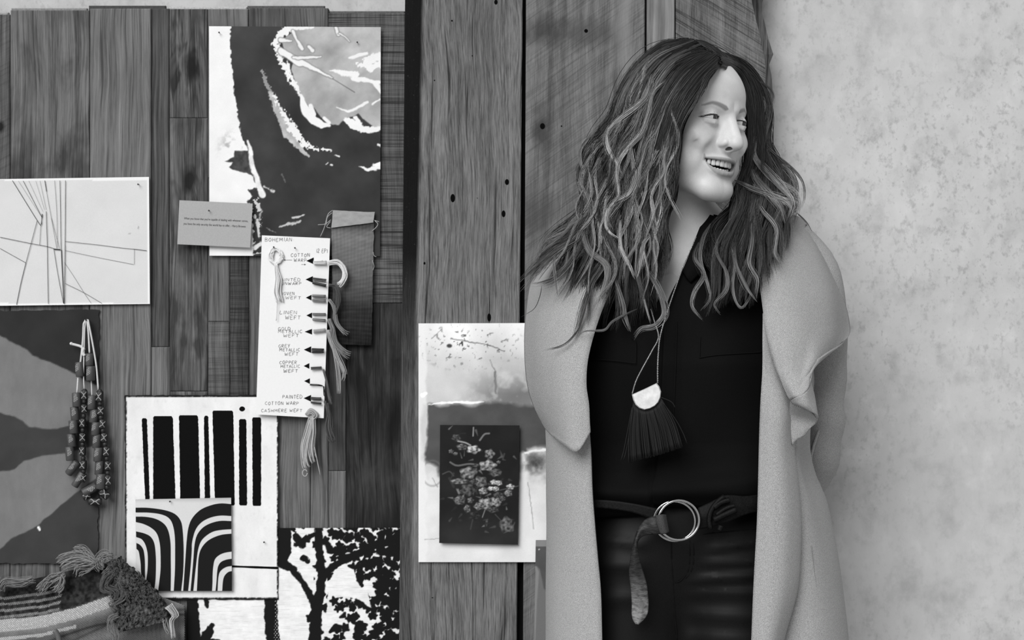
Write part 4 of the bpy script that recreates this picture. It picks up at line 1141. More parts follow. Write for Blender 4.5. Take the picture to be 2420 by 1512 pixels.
tuft(24, d4([(1050,980),(1090,1120),(1000,1200),(1060,1270)]), [5, 8, 8, 6], .9, .12, 11, -.036)
tuft(18, d4([(1060,1290),(1000,1330),(1000,1420),(1040,1480),(1020,1540)]), [4, 6, 7, 8, 6], .8, .20, 12, -.036)
tuft(16, d4([(1500,1210),(1560,1290),(1530,1340),(1540,1430),(1550,1520)]), [9, 7, 5, 4, 4], 1.3, .48, 13, -.030, 1.5)
tuft(12, d4([(1470,1330),(1490,1400),(1530,1460)]), [4, 4, 5], .8, .30, 14, -.030)
mb = MB(); mb.tube([P(*q, YT - .042) for q in catmull(d4([(485,1425),(505,1450),(520,1480),(535,1540)]), 10)], S(np.array([3, 6, 8, 9.]).mean(), YT), 8)
mb.build('rolled_tag', plain('brown_leather_tag', .10, .5, .4, .3, 900), textile, True)
# ------------------------------------------------------------------ the woman: body surface from a distance field
def _ell(p, c, r):
    q = (p - np.array(c, np.float32)) / np.array(r, np.float32)
    k0 = np.sqrt((q * q).sum(1)) + 1e-6
    q2 = q / np.array(r, np.float32)
    k1 = np.sqrt((q2 * q2).sum(1)) + 1e-6
    return k0 * (k0 - 1) / k1
def _rc(p, a, b, r1, r2):
    a = np.array(a, np.float32); b = np.array(b, np.float32); ab = b - a
    t = np.clip(((p - a) @ ab) / float(ab @ ab + 1e-9), 0, 1)
    return np.sqrt((((p - a) - t[:, None] * ab) ** 2).sum(1)) - (r1 + (r2 - r1) * t)
def _chain(p, pts, rs):
    d = None
    for i in range(len(pts) - 1):
        e = _rc(p, pts[i], pts[i + 1], rs[i], rs[i + 1])
        d = e if d is None else np.minimum(d, e)
    return d
def smin(a, b, k):
    h = np.clip(k - np.abs(a - b), 0, None) / k
    return np.minimum(a, b) - h * h * k * .25
def smax(a, b, k): return -smin(-a, -b, k)

def surface_nets(fn, lo, hi, h, band=2.2, coarse=5):
    """polygonise fn(points)=0 on a grid, evaluating only near the surface"""
    lo = np.array(lo, float); n = np.ceil((np.array(hi) - lo) / h / coarse).astype(int) * coarse + 1
    H = h * coarse
    nc = (n - 1) // coarse + 1
    ax = [lo[i] + np.arange(nc[i]) * H for i in range(3)]
    g = np.stack(np.meshgrid(*ax, indexing='ij'), -1).reshape(-1, 3).astype(np.float32)
    dc = fn(g).reshape(nc)
    idx = [np.minimum((np.arange(n[i]) + coarse // 2) // coarse, nc[i] - 1) for i in range(3)]
    full = dc[np.ix_(*idx)].astype(np.float32)
    act = np.abs(full) < H * band * .75 + .0
    ii = np.nonzero(act.ravel())[0]
    co = np.stack(np.unravel_index(ii, n), 1)
    vals = np.empty(len(ii), np.float32)
    for s in range(0, len(ii), 400000):
        vals[s:s + 400000] = fn((lo + co[s:s + 400000] * h).astype(np.float32))
    full.ravel()[ii] = vals
    # one vertex per cell that the surface crosses
    ins = full < 0
    c8 = [ins[a:n[0]-1+a, b:n[1]-1+b, c:n[2]-1+c] for a in (0, 1) for b in (0, 1) for c in (0, 1)]
    cnt = sum(c.astype(np.int8) for c in c8)
    cell = (cnt > 0) & (cnt < 8)
    cid = np.full(cell.shape, -1, np.int64)
    cl = np.stack(np.nonzero(cell), 1)
    cid[cell] = np.arange(len(cl))
    acc = np.zeros((len(cl), 3)); wt = np.zeros(len(cl))
    corners = [(a, b, c) for a in (0, 1) for b in (0, 1) for c in (0, 1)]
    v8 = np.stack([full[cl[:, 0] + a, cl[:, 1] + b, cl[:, 2] + c] for a, b, c in corners], 1)
    for i in range(8):
        for j in range(i + 1, 8):
            if sum(abs(np.array(corners[i]) - corners[j])) != 1: continue
            m = (v8[:, i] < 0) != (v8[:, j] < 0)
            t = v8[m, i] / (v8[m, i] - v8[m, j])
            acc[m] += np.array(corners[i]) + t[:, None] * (np.array(corners[j]) - np.array(corners[i])); wt[m] += 1
    verts = lo + (cl + acc / wt[:, None]) * h
    faces = []
    for ax_ in range(3):
        sl0 = [slice(None)] * 3; sl1 = [slice(None)] * 3
        sl0[ax_] = slice(0, -1); sl1[ax_] = slice(1, None)
        a, b = ins[tuple(sl0)], ins[tuple(sl1)]
        e = np.stack(np.nonzero(a != b), 1)
        o1, o2 = [k for k in range(3) if k != ax_]
        ok = (e[:, o1] > 0) & (e[:, o2] > 0) & (e[:, o1] < n[o1] - 1) & (e[:, o2] < n[o2] - 1)
        e = e[ok]
        def get(d1, d2):
            q = e.copy(); q[:, o1] -= d1; q[:, o2] -= d2
            return cid[q[:, 0], q[:, 1], q[:, 2]]
        quad = np.stack([get(1, 1), get(0, 1), get(0, 0), get(1, 0)], 1)
        flip = a[e[:, 0], e[:, 1], e[:, 2]]
        if ax_ == 1: flip = ~flip
        quad[~flip] = quad[~flip][:, ::-1]
        faces.append(quad)
    f = np.vstack(faces)
    return verts, f[(f >= 0).all(1)]

# ---- head frame: x = towards her left, f = forward, z = up, in centimetres from the centre between the ears
YAW, PITCH, ROLL = math.radians(42), math.radians(2), math.radians(6)
HEAD_Y = -0.03
HC = np.array(P(1621, 288, HEAD_Y)); HS = 0.0098
cy_, sy_, cr2, sr2 = math.cos(YAW), math.sin(YAW), math.cos(ROLL), math.sin(ROLL)
M1 = np.array([[cy_, sy_, 0], [sy_, -cy_, 0], [0, 0, 1.0]])        # local (x,f,z) -> world axes before the tilt
M2 = np.array([[cr2, 0, sr2], [0, 1, 0], [-sr2, 0, cr2]])
M3 = np.array([[1, 0, 0], [0, math.cos(PITCH), -math.sin(PITCH)], [0, math.sin(PITCH), math.cos(PITCH)]])
HM = (M2 @ M1 @ M3)
def head_to_world(p): return HC + (np.asarray(p, float) @ HM.T) * HS
def world_to_head(w): return ((np.asarray(w, float) - HC) / HS) @ HM   # HM is orthogonal

def torso_w(w):
    """bust, shoulders and neck base in world metres -> distance in metres"""
    c = lambda px, py, y: np.array(P(px, py, y), np.float32)
    d = _ell(w, c(1612, 900, .012), (.145, .080, .27))
    sh = .055
    for sx in (1345, 1880):
        d = smin(d, _rc(w, c(1605, 610, .035), c(sx, 665, .04), .042, .040), .06)
    d = smin(d, _ell(w, c(1607, 710, .02), (.11, .078, .09)), .06)
    return d
MZU = lambda x: -6.15 + .008 * x * x
MZL = lambda x: -7.60 + .045 * x * x + .0078 * x ** 4
MF = lambda x: 8.55 - .165 * x * x
MX = 3.5
NB = world_to_head(np.array([P(1612, 640, .02)]))[0]
def head_sdf(p):
    xs = np.abs(p[:, 0]); f = p[:, 1]; z = p[:, 2]; x = p[:, 0]
    q = np.stack([xs, f, z], 1)
    d = _ell(p, (0, -.3, 3.0), (7.0, 9.0, 7.9))
    d = smin(d, _ell(p, (0, 3.1, -3.2), (5.9, 4.9, 7.4)), 1.8)
    d = smin(d, _ell(p, (0, 3.9, 3.4), (5.8, 5.0, 4.8)), 1.5)
    d = smin(d, _ell(q, (4.3, 5.2, -2.2), (2.1, 2.1, 1.9)), 1.8)
    d = smin(d, _ell(q, (3.75, 6.15, -3.5), (2.2, 2.0, 1.95)), 1.4)
    d = smin(d, _rc(q, (4.3, 1.3, -6.9), (1.8, 6.3, -10.0), 2.0, 1.75), 2.2)
    d = smin(d, _ell(p, (0, 6.95, -10.35), (2.0, 1.5, 1.65)), 1.4)
    d = smin(d, _ell(p, (0, 5.9, -6.6), (3.5, 2.45, 2.9)), 1.2)
    d = smin(d, _ell(q, (3.4, 5.1, -6.6), (1.9, 1.35, 2.4)), 1.3)
    d = smin(d, _ell(q, (4.5, 4.6, -5.9), (1.6, 2.2, 2.3)), 1.0)
    d = smin(d, _rc(q, (.9, 8.25, 1.35), (4.3, 6.7, 1.55), .75, .7), 1.1)
    d = smax(d, -_ell(q, (3.3, 9.35, -.05), (1.75, 1.55, 1.05)), 1.0)
    d = smax(d, -_ell(q, (2.0, 9.7, -.5), (.75, 1.4, 1.3)), .7)
    # nose
    d = smin(d, _rc(p, (0, 7.8, -.4), (0, 8.7, -3.5), .9, 1.5), .9)
    d = smin(d, _rc(p, (0, 8.45, .7), (0, 10.0, -3.0), .60, .85), .8)
    d = smin(d, _ell(p, (0, 10.1, -3.75), (1.05, .98, .88)), .6)
    d = smin(d, _ell(q, (1.38, 8.75, -3.6), (.66, 1.0, .70)), .28)
    d = smin(d, _ell(p, (0, 9.6, -4.20), (.42, .75, .4)), .4)
    d = smax(d, -_ell(q, (.66, 9.35, -4.45), (.33, .60, .42)), .18)
    # eyelids and the opening between them
    e = q - np.array((3.2, 7.2, -.25), np.float32)
    lid = np.sqrt((e * e).sum(1)) - 1.38
    d = smin(d, lid, .35)
    ex = e[:, 0] + .08; ez = e[:, 2]
    tt = np.clip(1 - (ex / 1.42) ** 2, 0, 1)
    up = .29 * tt ** .8 + .03 - .09 * ex; dn = -.21 * tt - .02 - .07 * ex
    op = np.maximum(np.maximum(ez - up, dn - ez), np.maximum(np.abs(ex) - 1.42, 7.3 - f))
    d = smax(d, -op, .07)
    d = smax(d, -_rc(q, (2.0, 8.75, .42), (4.5, 7.6, .35), .05, .04), .25)             # lid crease
    d = smin(d, _chain(q, [(2.2, 8.15, -.87), (3.1, 8.3, -1.02), (4.2, 7.5, -.9)], [.14, .26, .12]), .35)   # smiling lower lid
    d = smax(d, -_chain(q, [(2.1, 8.55, -1.2), (3.1, 8.45, -1.5), (4.3, 7.75, -1.3)], [.04, .07, .03]), .35)
    # lips
    xs_ = np.linspace(0, MX, 6)
    upc = [(a, MF(a) + .02 - .10 * (a / MX), MZU(a) + .26 * (1 - .6 * (a / MX) ** 2)) for a in xs_]
    dnc = [(a, MF(a) - .10 - .10 * (a / MX), MZL(a) - .36 * (1 - .7 * (a / MX) ** 2)) for a in xs_]
    d = smin(d, _chain(q, upc, [.30, .30, .30, .28, .23, .15]), .5)
    d = smin(d, _chain(q, dnc, [.50, .49, .46, .40, .30, .16]), .50)
    xx = np.clip(xs, 0, MX)
    cav = np.maximum(np.maximum(z - MZU(xx), MZL(xx) - z), np.maximum(xs - MX, (MF(xx) - 2.1) - f))
    d = smax(d, -cav, .12)
    # smile fold and cheek crease
    d = smax(d, -_chain(q, [(2.0, 8.75, -3.1), (2.8, 8.4, -3.9), (3.5, 7.95, -4.6)], [.04, .07, .0]), 1.1)
    d = smax(d, -_ell(q, (5.45, 7.0, -5.0), (.25, .4, .8)), 1.4)
    d = smax(d, -_ell(p, (0, 9.35, -9.0), (1.8, .5, .35)), .8)
    d = smin(d, _ell(q, (6.8, -.6, -1.0), (.55, 1.5, 2.7)), .6)                       # ears, under the hair
    d = smin(d, _rc(p, (0, -1.6, -5.0), tuple(NB), 4.6, 5.0), 1.6)
    w = (HC + (p @ HM.T) * HS).astype(np.float32)
    d = smin(d, torso_w(w) * np.float32(1 / HS), 3.0)
    return d

skin_v, skin_f = surface_nets(head_sdf, (-13, -12, -28), (13, 12.5, 12), .115)
pl_ = skin_v
def skin_tone(p):
    """pigment of skin, lips and lid margins, plus shade painted into mouth and nostrils (face frame, cm)"""
    x, f, z = p[:, 0], p[:, 1], p[:, 2]; xs = np.abs(x)
    t = np.full(len(p), .58)
    xx = np.clip(xs, 0, MX)
    tap = 1 - (xx / MX) ** 3
    lip_u = np.maximum(z - (MZU(xx) + .44 * (.25 + .75 * tap)), MZU(xx) - .4 - z); lip_d = np.maximum((MZL(xx) - .85 * (.2 + .8 * tap)) - z, z - MZL(xx) - .4)
    lip = np.minimum(lip_u, lip_d); lip = np.maximum(lip, np.maximum(xs - MX - .1, 6.6 - f))
    k = np.clip(.5 - lip / .16, 0, 1); t = t * (1 - k) + .34 * k
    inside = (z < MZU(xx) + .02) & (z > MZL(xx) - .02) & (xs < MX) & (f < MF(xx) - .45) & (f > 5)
    t = np.where(inside, .035, t)  # shade of the open mouth, painted as a dark tone
    e = np.stack([xs, f, z], 1) - np.array((3.2, 7.2, -.25))
    ex = e[:, 0] + .08; tt = np.clip(1 - (ex / 1.5) ** 2, 0, 1)
    up = .29 * tt ** .8 + .03 - .09 * ex; dn = -.21 * tt - .02 - .07 * ex
    front = (f > 6.3) & (np.abs(ex) < 1.75)
    liner = np.abs(e[:, 2] - up - .05) - (.13 + .07 * np.clip(ex, 0, 1.2)) * np.clip((1.75 - ex) / .6, 0, 1); k = np.clip(.5 - liner / .08, 0, 1) * front * (ex > -1.35) * (ex < 1.75); t = t * (1 - k) + .02 * k
    lowl = np.abs(e[:, 2] - dn + .03) - .04; k = np.clip(.5 - lowl / .08, 0, 1) * front * .6 * (np.abs(ex) < 1.45); t = t * (1 - k) + .06 * k
    # brows
    bz = 1.18 + .62 * np.sin(np.clip((xs - 1.3) / 3.2, 0, 1) * 2.2) - .30 * np.clip(xs - 3.6, 0, 2)
    bw = np.interp(xs, [1.2, 1.5, 2.6, 4.0, 5.2], [.10, .34, .30, .20, .03])
    k = np.clip(.5 - (np.abs(z - bz) - bw) / .22, 0, 1) * (f > 4) * (xs > 1.2) * (xs < 4.9); t = t * (1 - k * .72) + .10 * k * .72
    nost = _ell(np.stack([xs, f, z], 1).astype(np.float32), (.66, 9.35, -4.42), (.38, .62, .45)); k = np.clip(.5 - nost / .1, 0, 1) * .8; t = t * (1 - k) + .05 * k  # nostril shade painted into the skin colour
    t = t * (1 + .05 * (fbm(x * 10 + z * 3, f * 10 + z * 9, 14, 3) - .5))
    return t
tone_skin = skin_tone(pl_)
w_skin = head_to_world(skin_v)

# ---- rest of the body, kept under the clothes: arms folded behind the back, hands, legs, feet
def cw(px, py, y): return np.array(P(px, py, y), np.float32)
def body_sdf(w):
    d = _ell(w, cw(1612, 900, .0), (.145, .088, .30))
    d = smin(d, _ell(w, cw(1610, 1290, .01), (.155, .10, .14)), .08)
    for s in (-1, 1):
        X = lambda o: 1611 + s * o
        d = smin(d, _chain(w, [cw(X(268), 655, .03), cw(X(275), 900, .06), cw(X(262), 1040, .085), cw(X(190), 1150, .135), cw(X(80), 1200, .165)], [.040, .034, .030, .028, .023]), .03)
        d = smin(d, _chain(w, [cw(X(95), 1340, .01), cw(X(105), 2000, .0), cw(X(100), 2650, .03)], [.085, .056, .042]), .05)
        d = smin(d, _chain(w, [cw(X(100), 2690, .035), cw(X(110), 2740, -.09)], [.045, .035]), .03)
    return d
def hand_sdf(w, s):
    X = lambda o: 1611 + s * o
    pc = cw(X(40), 1225, .178)
    d = _ell(w, pc, (.040, .014, .036))
    d = smin(d, _rc(w, cw(X(90), 1195, .168), pc, .024, .02), .02)
    for i, (ln, dz) in enumerate([(.070, .030), (.078, .011), (.074, -.008), (.058, -.026)]):
        b = pc + np.array([-s * .030, 0, dz], np.float32)
        m1 = b + np.array([-s * ln * .5, .004, dz * .15], np.float32); m2 = b + np.array([-s * ln * .9, -.006, dz * .2], np.float32)
        d = smin(d, _chain(w, [b, m1, m2], [.0095, .0085, .007]), .006)
    t0 = pc + np.array([s * .012, -.004, .026], np.float32)
    d = smin(d, _chain(w, [t0, t0 + np.array([-s * .024, -.004, .026], np.float32), t0 + np.array([-s * .046, -.004, .036], np.float32)], [.012, .0105, .008]), .008)
    return d
lo_b = (P(1200, 0, 0).x - .03, -.17, -.02); hi_b = (P(2030, 0, 0).x + .03, .20, P(0, 700, 0).z)
bv, bf = surface_nets(body_sdf, lo_b, hi_b, .012, 2.2, 3)
hv, hf = [], []
for s in (-1, 1):
    x0 = P(1611, 0, .17).x
    a, b = surface_nets(lambda w: hand_sdf(w, s), (x0 - .10, .13, P(0, 1330, .17).z), (x0 + .10, .21, P(0, 1120, .17).z), .0035, 2.2, 4)
    hv.append(a); hf.append(b)
allv = [w_skin, bv] + hv; allf = []; off = 0
for v_, f_ in zip(allv, [skin_f, bf] + hf):
    allf.append(f_ + off); off += len(v_)
allv = np.vstack(allv); allf = np.vstack(allf)
skin = Mat('skin', .46, .35)
sc_ = skin.coord('Object', False)
pore = skin.noise(sc_, 900, 3)
blush = skin.noise(sc_, 60, 3)
skin.color(skin.mix(1.0, skin.attr('tone'), skin.math('MULTIPLY', skin.maprange(pore, .3, .7, .95, 1.05), skin.maprange(blush, .3, .7, .95, 1.05)), 'MULTIPLY'))
skin.b.inputs['Subsurface Weight'].default_value = .22
skin.b.inputs['Subsurface Radius'].default_value = (.006, .006, .006)
skin.b.inputs['Subsurface Scale'].default_value = 1.0
skin.bump(pore, .06, .0003)
person = mesh_obj('person', allv, allf.tolist(), skin.m, None, True)
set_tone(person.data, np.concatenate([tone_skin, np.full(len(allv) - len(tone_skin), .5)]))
setp(person, 'laughing woman with long wavy hair in a pale draped coat', 'person')

# ---- eyes
eye_white, iris_m, pupil = plain('eye_white', .50, .2, .4), plain('iris', .03, .1, .5), plain('pupil', .004, .05, .6)
def eye(cx):
    mb = MB()
    n, mring = 28, 20
    gz = np.array([.34, .94, -.02]); gz /= np.linalg.norm(gz)
    a = np.cross(gz, [0, 0, 1.]); a /= np.linalg.norm(a); b = np.cross(a, gz)
    c = np.array([cx, 7.2, -.25]); r = 1.24
    v, f, mid = [], [], []
    ths = np.concatenate([np.linspace(0, .24, 3), np.linspace(.32, .58, 4), np.linspace(.64, math.pi, 14)])
    for th in ths:
        rr = r + (.05 if th < .55 else 0) * math.cos(th / .55 * math.pi / 2) * (th < .55)
        for k in range(n):
            ph = 2 * math.pi * k / n
            v.append(head_to_world(c + rr * (gz * math.cos(th) + (a * math.cos(ph) + b * math.sin(ph)) * math.sin(th))))
    for i in range(len(ths) - 1):
        for k in range(n):
            f.append((i*n + k, i*n + (k+1) % n, (i+1)*n + (k+1) % n, (i+1)*n + k)); mid.append(2 if i < 2 else 1 if i < 6 else 0)
    return mesh_obj('eye', v, f, [eye_white, iris_m, pupil], person, True, mid)
for cx in (-3.2, 3.2): eye(cx)

# ---- teeth, one mesh per tooth
tooth_m = plain('tooth_enamel', .62, .25, .5)
def tooth(x, w, h, z0, fo, name='tooth'):
    xx = abs(x); f0 = MF(xx) - fo
    t = math.atan2(2 * .165 * x * 1.0, 1.0)
    tx = np.array([math.cos(t), -math.sin(t), 0]); tn = np.array([math.sin(t), math.cos(t), 0]); tz = np.array([0, 0, 1.0])
    v, f = [], []
    nu, nv = 12, 9
    for i in range(nv):
        ph = -math.pi / 2 + math.pi * i / (nv - 1)
        cz = math.copysign(abs(math.sin(ph)) ** .55, math.sin(ph)); rr = max(.02, math.cos(ph)) ** .45
        for k in range(nu):
            th = 2 * math.pi * k / nu
            cx_ = math.copysign(abs(math.cos(th)) ** .6, math.cos(th)); cf_ = math.copysign(abs(math.sin(th)) ** .8, math.sin(th))
            taper = 1 - .10 * cz
            v.append(head_to_world(np.array([x, f0, z0]) + tx * cx_ * rr * w / 2 * taper + tn * cf_ * rr * .22 + tz * cz * h / 2))
    f = grid_faces(nv, nu, True)
    mesh_obj(name, v, f, tooth_m, person, True)
for x, w, h, dz in [(.40, .80, .98, 0), (1.12, .66, .88, .02), (1.74, .66, .92, .0), (2.30, .58, .80, .05), (2.80, .54, .70, .08)]:
    for s in (-1, 1): tooth(s * x, w, h, MZU(x) - .38 + dz, .50)
for x, w in [(.28, .52), (.80, .52), (1.30, .52), (1.80, .55)]:
    for s in (-1, 1): tooth(s * x, w, .62, MZL(x) + .06, .85)
# ------------------------------------------------------------------ clothes
CXB = 1612.0
def fabric(name, v, rough=.9, spec=.15, scale=1200, amt=.25, rib=None, bumpk=.4, sheen=0.0):
    m = Mat(name, rough, spec)
    c = m.coord('Object', False)
    n = m.noise(c, scale, 3, .6)
    k = n
    if rib:
        w = m.wave(m.mapping(m.mapping(c, rot=(0, rib[1], 0)), (1, .2, 1)), rib[0], 1.5, 2, 'X')
        k = m.math('ADD', m.math('MULTIPLY', n, .75), m.math('MULTIPLY', w, .25))
    m.color(m.ramp(k, [(.3, v * (1 - amt)), (.7, min(1, v * (1 + amt)))]))
    m.bump(k, bumpk, .0008)
    if sheen: m.b.inputs['Sheen Weight'].default_value = sheen
    return m.m
def patch(name, rows, nu, nv, mat, parent, thick=.003, disp=None, flip=False):
    g = patch_points([[P(*q) for q in r] for r in rows], nu, nv)
    if disp is not None: g = disp(g)
    f = grid_faces(nv, nu)
    if flip: f = [q[::-1] for q in f]
    o = mesh_obj(name, g.reshape(-1, 3), f, mat, parent, True)
    if thick:
        so = o.modifiers.new('thickness', 'SOLIDIFY'); so.thickness = thick; so.offset = 0
    return o

# ---- blouse: a black shirt with open collar, placket and two flat pockets
black_shirt = fabric('black_crepe', .0045, .8, .06, 1800, .3, None, .2)
def chest_depth(px, py):
    d = np.interp(py, [480, 540, 580, 640, 700, 780, 860, 950, 1050, 1120, 1165, 1195, 1230], [-.015, -.035, -.058, -.080, -.098, -.114, -.122, -.118, -.114, -.120, -.128, -.116, -.105])
    u = np.clip(np.abs(px - CXB) / 312.0, 0, .995)
    bust = .012 * np.exp(-((np.abs(px - CXB) - 95) / 70.0) ** 2 - ((py - 845) / 110.0) ** 2)
    fold = .004 * np.sin((px - CXB) / 34.0 + py / 120.0) * np.clip((py - 950) / 150, 0, 1)
    over = .010 * np.exp(-((py - 1160 + .10 * (px - 1540)) / 26.0) ** 2) * (px > 1535) + .008 * np.exp(-((py - 1175 - .12 * (px - 1540)) / 24.0) ** 2) * (px <= 1535)
    return d * (1 - u ** 2.6) ** .5 - bust - fold * .8 - over + .02 * u ** 4
def shirt_half(name, inner, outer, n_u, n_v, lift):
    a = catmull(inner, n_v); b = catmull(outer, n_v)
    t = np.linspace(0, 1, n_u)
    px = a[:, :1] * (1 - t) + b[:, :1] * t; py = a[:, 1:] * (1 - t) + b[:, 1:] * t
    dep = chest_depth(px, py) - lift
    s = (dep + DIST) / F_PX
    g = np.stack([(px - 1210) * s, dep, CAM_Z + (756 - py) * s], -1)
    f = grid_faces(n_v, n_u)
    o = mesh_obj(name, g.reshape(-1, 3), f if name else f, black_shirt, None, True)
    so = o.modifiers.new('thickness', 'SOLIDIFY'); so.thickness = .0025; so.offset = 0
    return o
shirt = shirt_half('blouse', [(1676,505),(1655,548),(1640,590),(1622,620),(1600,665),(1578,712),(1570,760),(1566,850),(1562,950),(1557,1050),(1548,1120),(1540,1150),(1545,1195)],
                   [(1850,545),(1872,600),(1890,660),(1900,700),(1890,750),(1868,800),(1858,850),(1855,900),(1852,980),(1850,1060),(1850,1120),(1850,1160),(1850,1205)], 60, 90, .003)
shirt.parent = person; shirt.matrix_parent_inverse = Matrix.Translation(person.location).inverted()
sl_ = shirt_half('left_front', [(1512,520),(1520,580),(1535,640),(1556,690),(1580,724),(1596,770),(1592,850),(1590,950),(1585,1050),(1570,1120),(1562,1160),(1565,1215)],
                 [(1375,555),(1345,610),(1325,680),(1318,740),(1312,800),(1312,850),(1312,950),(1314,1050),(1316,1100),(1318,1150),(1318,1180),(1318,1225)], 60, 90, .0)
sl_.name = 'shirt_front'; sl_.parent = shirt; sl_.matrix_parent_inverse = Matrix.Translation(shirt.location).inverted()
# collar leaf on her left, sides and back of the shirt
def cd(px, py, lift): return (px, py, float(chest_depth(np.array(float(px)), np.array(float(py)))) - lift)
patch('collar', [[cd(1668,505,.006), cd(1650,548,.012), cd(1634,590,.014), cd(1613,640,.012)], [cd(1690,512,.010), cd(1668,562,.018), cd(1650,606,.020), cd(1622,655,.014)], [cd(1715,520,.006), cd(1690,580,.014), cd(1668,630,.014), cd(1632,668,.008)]], 16, 10, black_shirt, shirt, .002)
patch('shirt_back', [[(1318, y, .0), (1340, y, .06), (1480, y, .095), (1612, y, .10), (1750, y, .095), (1890, y, .06), (1908, y, .0)] for y in (600, 750, 900, 1050, 1220)], 40, 20, black_shirt, shirt, .002)
def on_shirt(pts, lift=.0058, n=30):
    c = catmull(pts, n); d = chest_depth(c[:, 0], c[:, 1]) - lift
    return [P(x, y, q) for (x, y), q in zip(c, d)]
stitch = plain('black_stitching', .0075, .9, .05)
for nm, pts in [('pocket_seam', [(1490,795),(1502,810),(1502,858)]), ('pocket_seam', [(1502,858),(1450,852),(1392,848)]), ('pocket_seam', [(1655,795),(1653,845)]), ('pocket_seam', [(1653,845),(1700,838),(1800,832)]), ('placket_seam', [(1600,760),(1597,850),(1593,950),(1588,1060)])]:
    mb = MB(); mb.tube(on_shirt(pts), .0007, 5); mb.build(nm, stitch, shirt, True)
mb = MB(); c = Vector(on_shirt([(1629,642),(1631,642),(1633,642)], .013)[15])
for rr in (.0042, .0036): pass
mb.tube([c + Vector((0, q, 0)) for q in (.002, .0006, -.0004, -.0008)], [.0040, .0045, .0043, .0036], 18)
mb.tube([c + Vector((.0038 * math.cos(a), -.0009, .0038 * math.sin(a))) for a in np.linspace(0, 2*math.pi, 20)], .0006, 5)
mb.build('button', plain('dark_shell_button', .05, .25, .6), shirt, True)

# ---- trousers
def trouser_sdf(w):
    d = _ell(w, cw(1612, 1235, .004), (.158, .112, .16))
    for s in (-1, 1):
        X = lambda o: 1612 + s * o
        d = smin(d, _chain(w, [cw(X(118), 1330, .0), cw(X(122), 1520, -.01), cw(X(118), 2000, .0), cw(X(105), 2660, .03)], [.105, .098, .074, .062]), .025)
    top = w[:, 2] - P(0, 1165, 0).z
    return smax(d, top, .01)
tv, tf = surface_nets(trouser_sdf, (P(1612, 0, 0).x - .22, -.14, .05), (P(1612, 0, 0).x + .22, .14, P(0, 1150, 0).z), .006, 2.2, 3)
# creases that fan across the hips and the fly
S_ = F_PX / (tv[:, 1] + DIST)
tpx = 1210 + tv[:, 0] * S_; tpy = 756 - (tv[:, 2] - CAM_Z) * S_
cre = np.zeros(len(tv))
for (x0, y0, x1, y1, w_, a_) in [(1650,1300,1860,1268,9,.0045),(1640,1330,1860,1322,10,.005),(1612,1374,1860,1352,11,.006),(1600,1402,1860,1398,12,.004),(1330,1262,1560,1290,13,.003),(1330,1330,1550,1340,15,.003),(1600,1450,1860,1462,16,.0035),(1330,1420,1570,1408,18,.003),(1590,1500,1840,1520,16,.003)]:
    d_ = tpy - (y0 + (y1 - y0) * (tpx - x0) / (x1 - x0)) + 5 * (fbm(tpx, tpx * 0 + y0, 60, 3) - .5)
    along = np.clip((tpx - x0) / 60, 0, 1) * np.clip((x1 - tpx) / 60, 0, 1)
    cre += a_ * along * along * (3 - 2 * along) * np.exp(-(d_ / w_) ** 2)
tv[:, 1] -= cre * (tv[:, 1] < 0)
leather = Mat('coated_black_denim', .5, .13)
lc = leather.coord('Object', False)
ln_ = leather.noise(lc, 1400, 3)
leather.color(leather.ramp(ln_, [(.3, .003), (.7, .008)]))
trousers = mesh_obj('trousers', tv, tf.tolist(), leather.m, person, True)
def trouser_front(px, py):
    """depth of the trouser front under a pixel"""
    z = CAM_Z + (756 - py) * (DIST - .10) / F_PX; x = (px - 1210) * (DIST - .10) / F_PX
    ys = np.linspace(-.2, .05, 120)
    d = trouser_sdf(np.stack([np.full(120, x), ys, np.full(120, z)], 1).astype(np.float32))
    i = np.argmax(d < 0)
    return float(ys[i]) if d[i] < 0 else -.08
def on_tr(pts, lift=.002, n=30):
    return [P(x, y, trouser_front(x, y) - lift) for x, y in catmull(pts, n)]
for nm, pts in [('fly_seam', [(1587,1275),(1587,1320),(1590,1370),(1594,1440),(1600,1512)]), ('fly_stitch', [(1630,1278),(1630,1320),(1625,1350),(1608,1372),(1594,1376)]), ('fly_stitch', [(1639,1280),(1639,1325),(1632,1352),(1620,1366)]), ('waist_seam', [(1660,1262),(1720,1256),(1790,1248)])]:
    mb = MB(); mb.tube(on_tr(pts, .0012), .0009, 5); mb.build(nm, stitch, trousers, True)
for s in (-1, 1):     # boots
    mb = MB()
    c = P(1612 + s * 108, 2690, .03)
    rings = [((c.x, .035, .13), .052), ((c.x, .03, .08), .054), ((c.x, .0, .05), .055), ((c.x + s*.005, -.06, .04), .045), ((c.x + s*.008, -.12, .03), .036), ((c.x + s*.008, -.15, .025), .02)]
    mb.tube(catmull([q for q, _ in rings], 20), np.interp(np.linspace(0, 1, 20), np.linspace(0, 1, 6), [r for _, r in rings]), 14)
    mb.box((c.x - .04, -.15, 0), (c.x + .04, .08, .02))
    mb.build('boot', plain('black_boot_leather', .012, .4, .5), person, True)

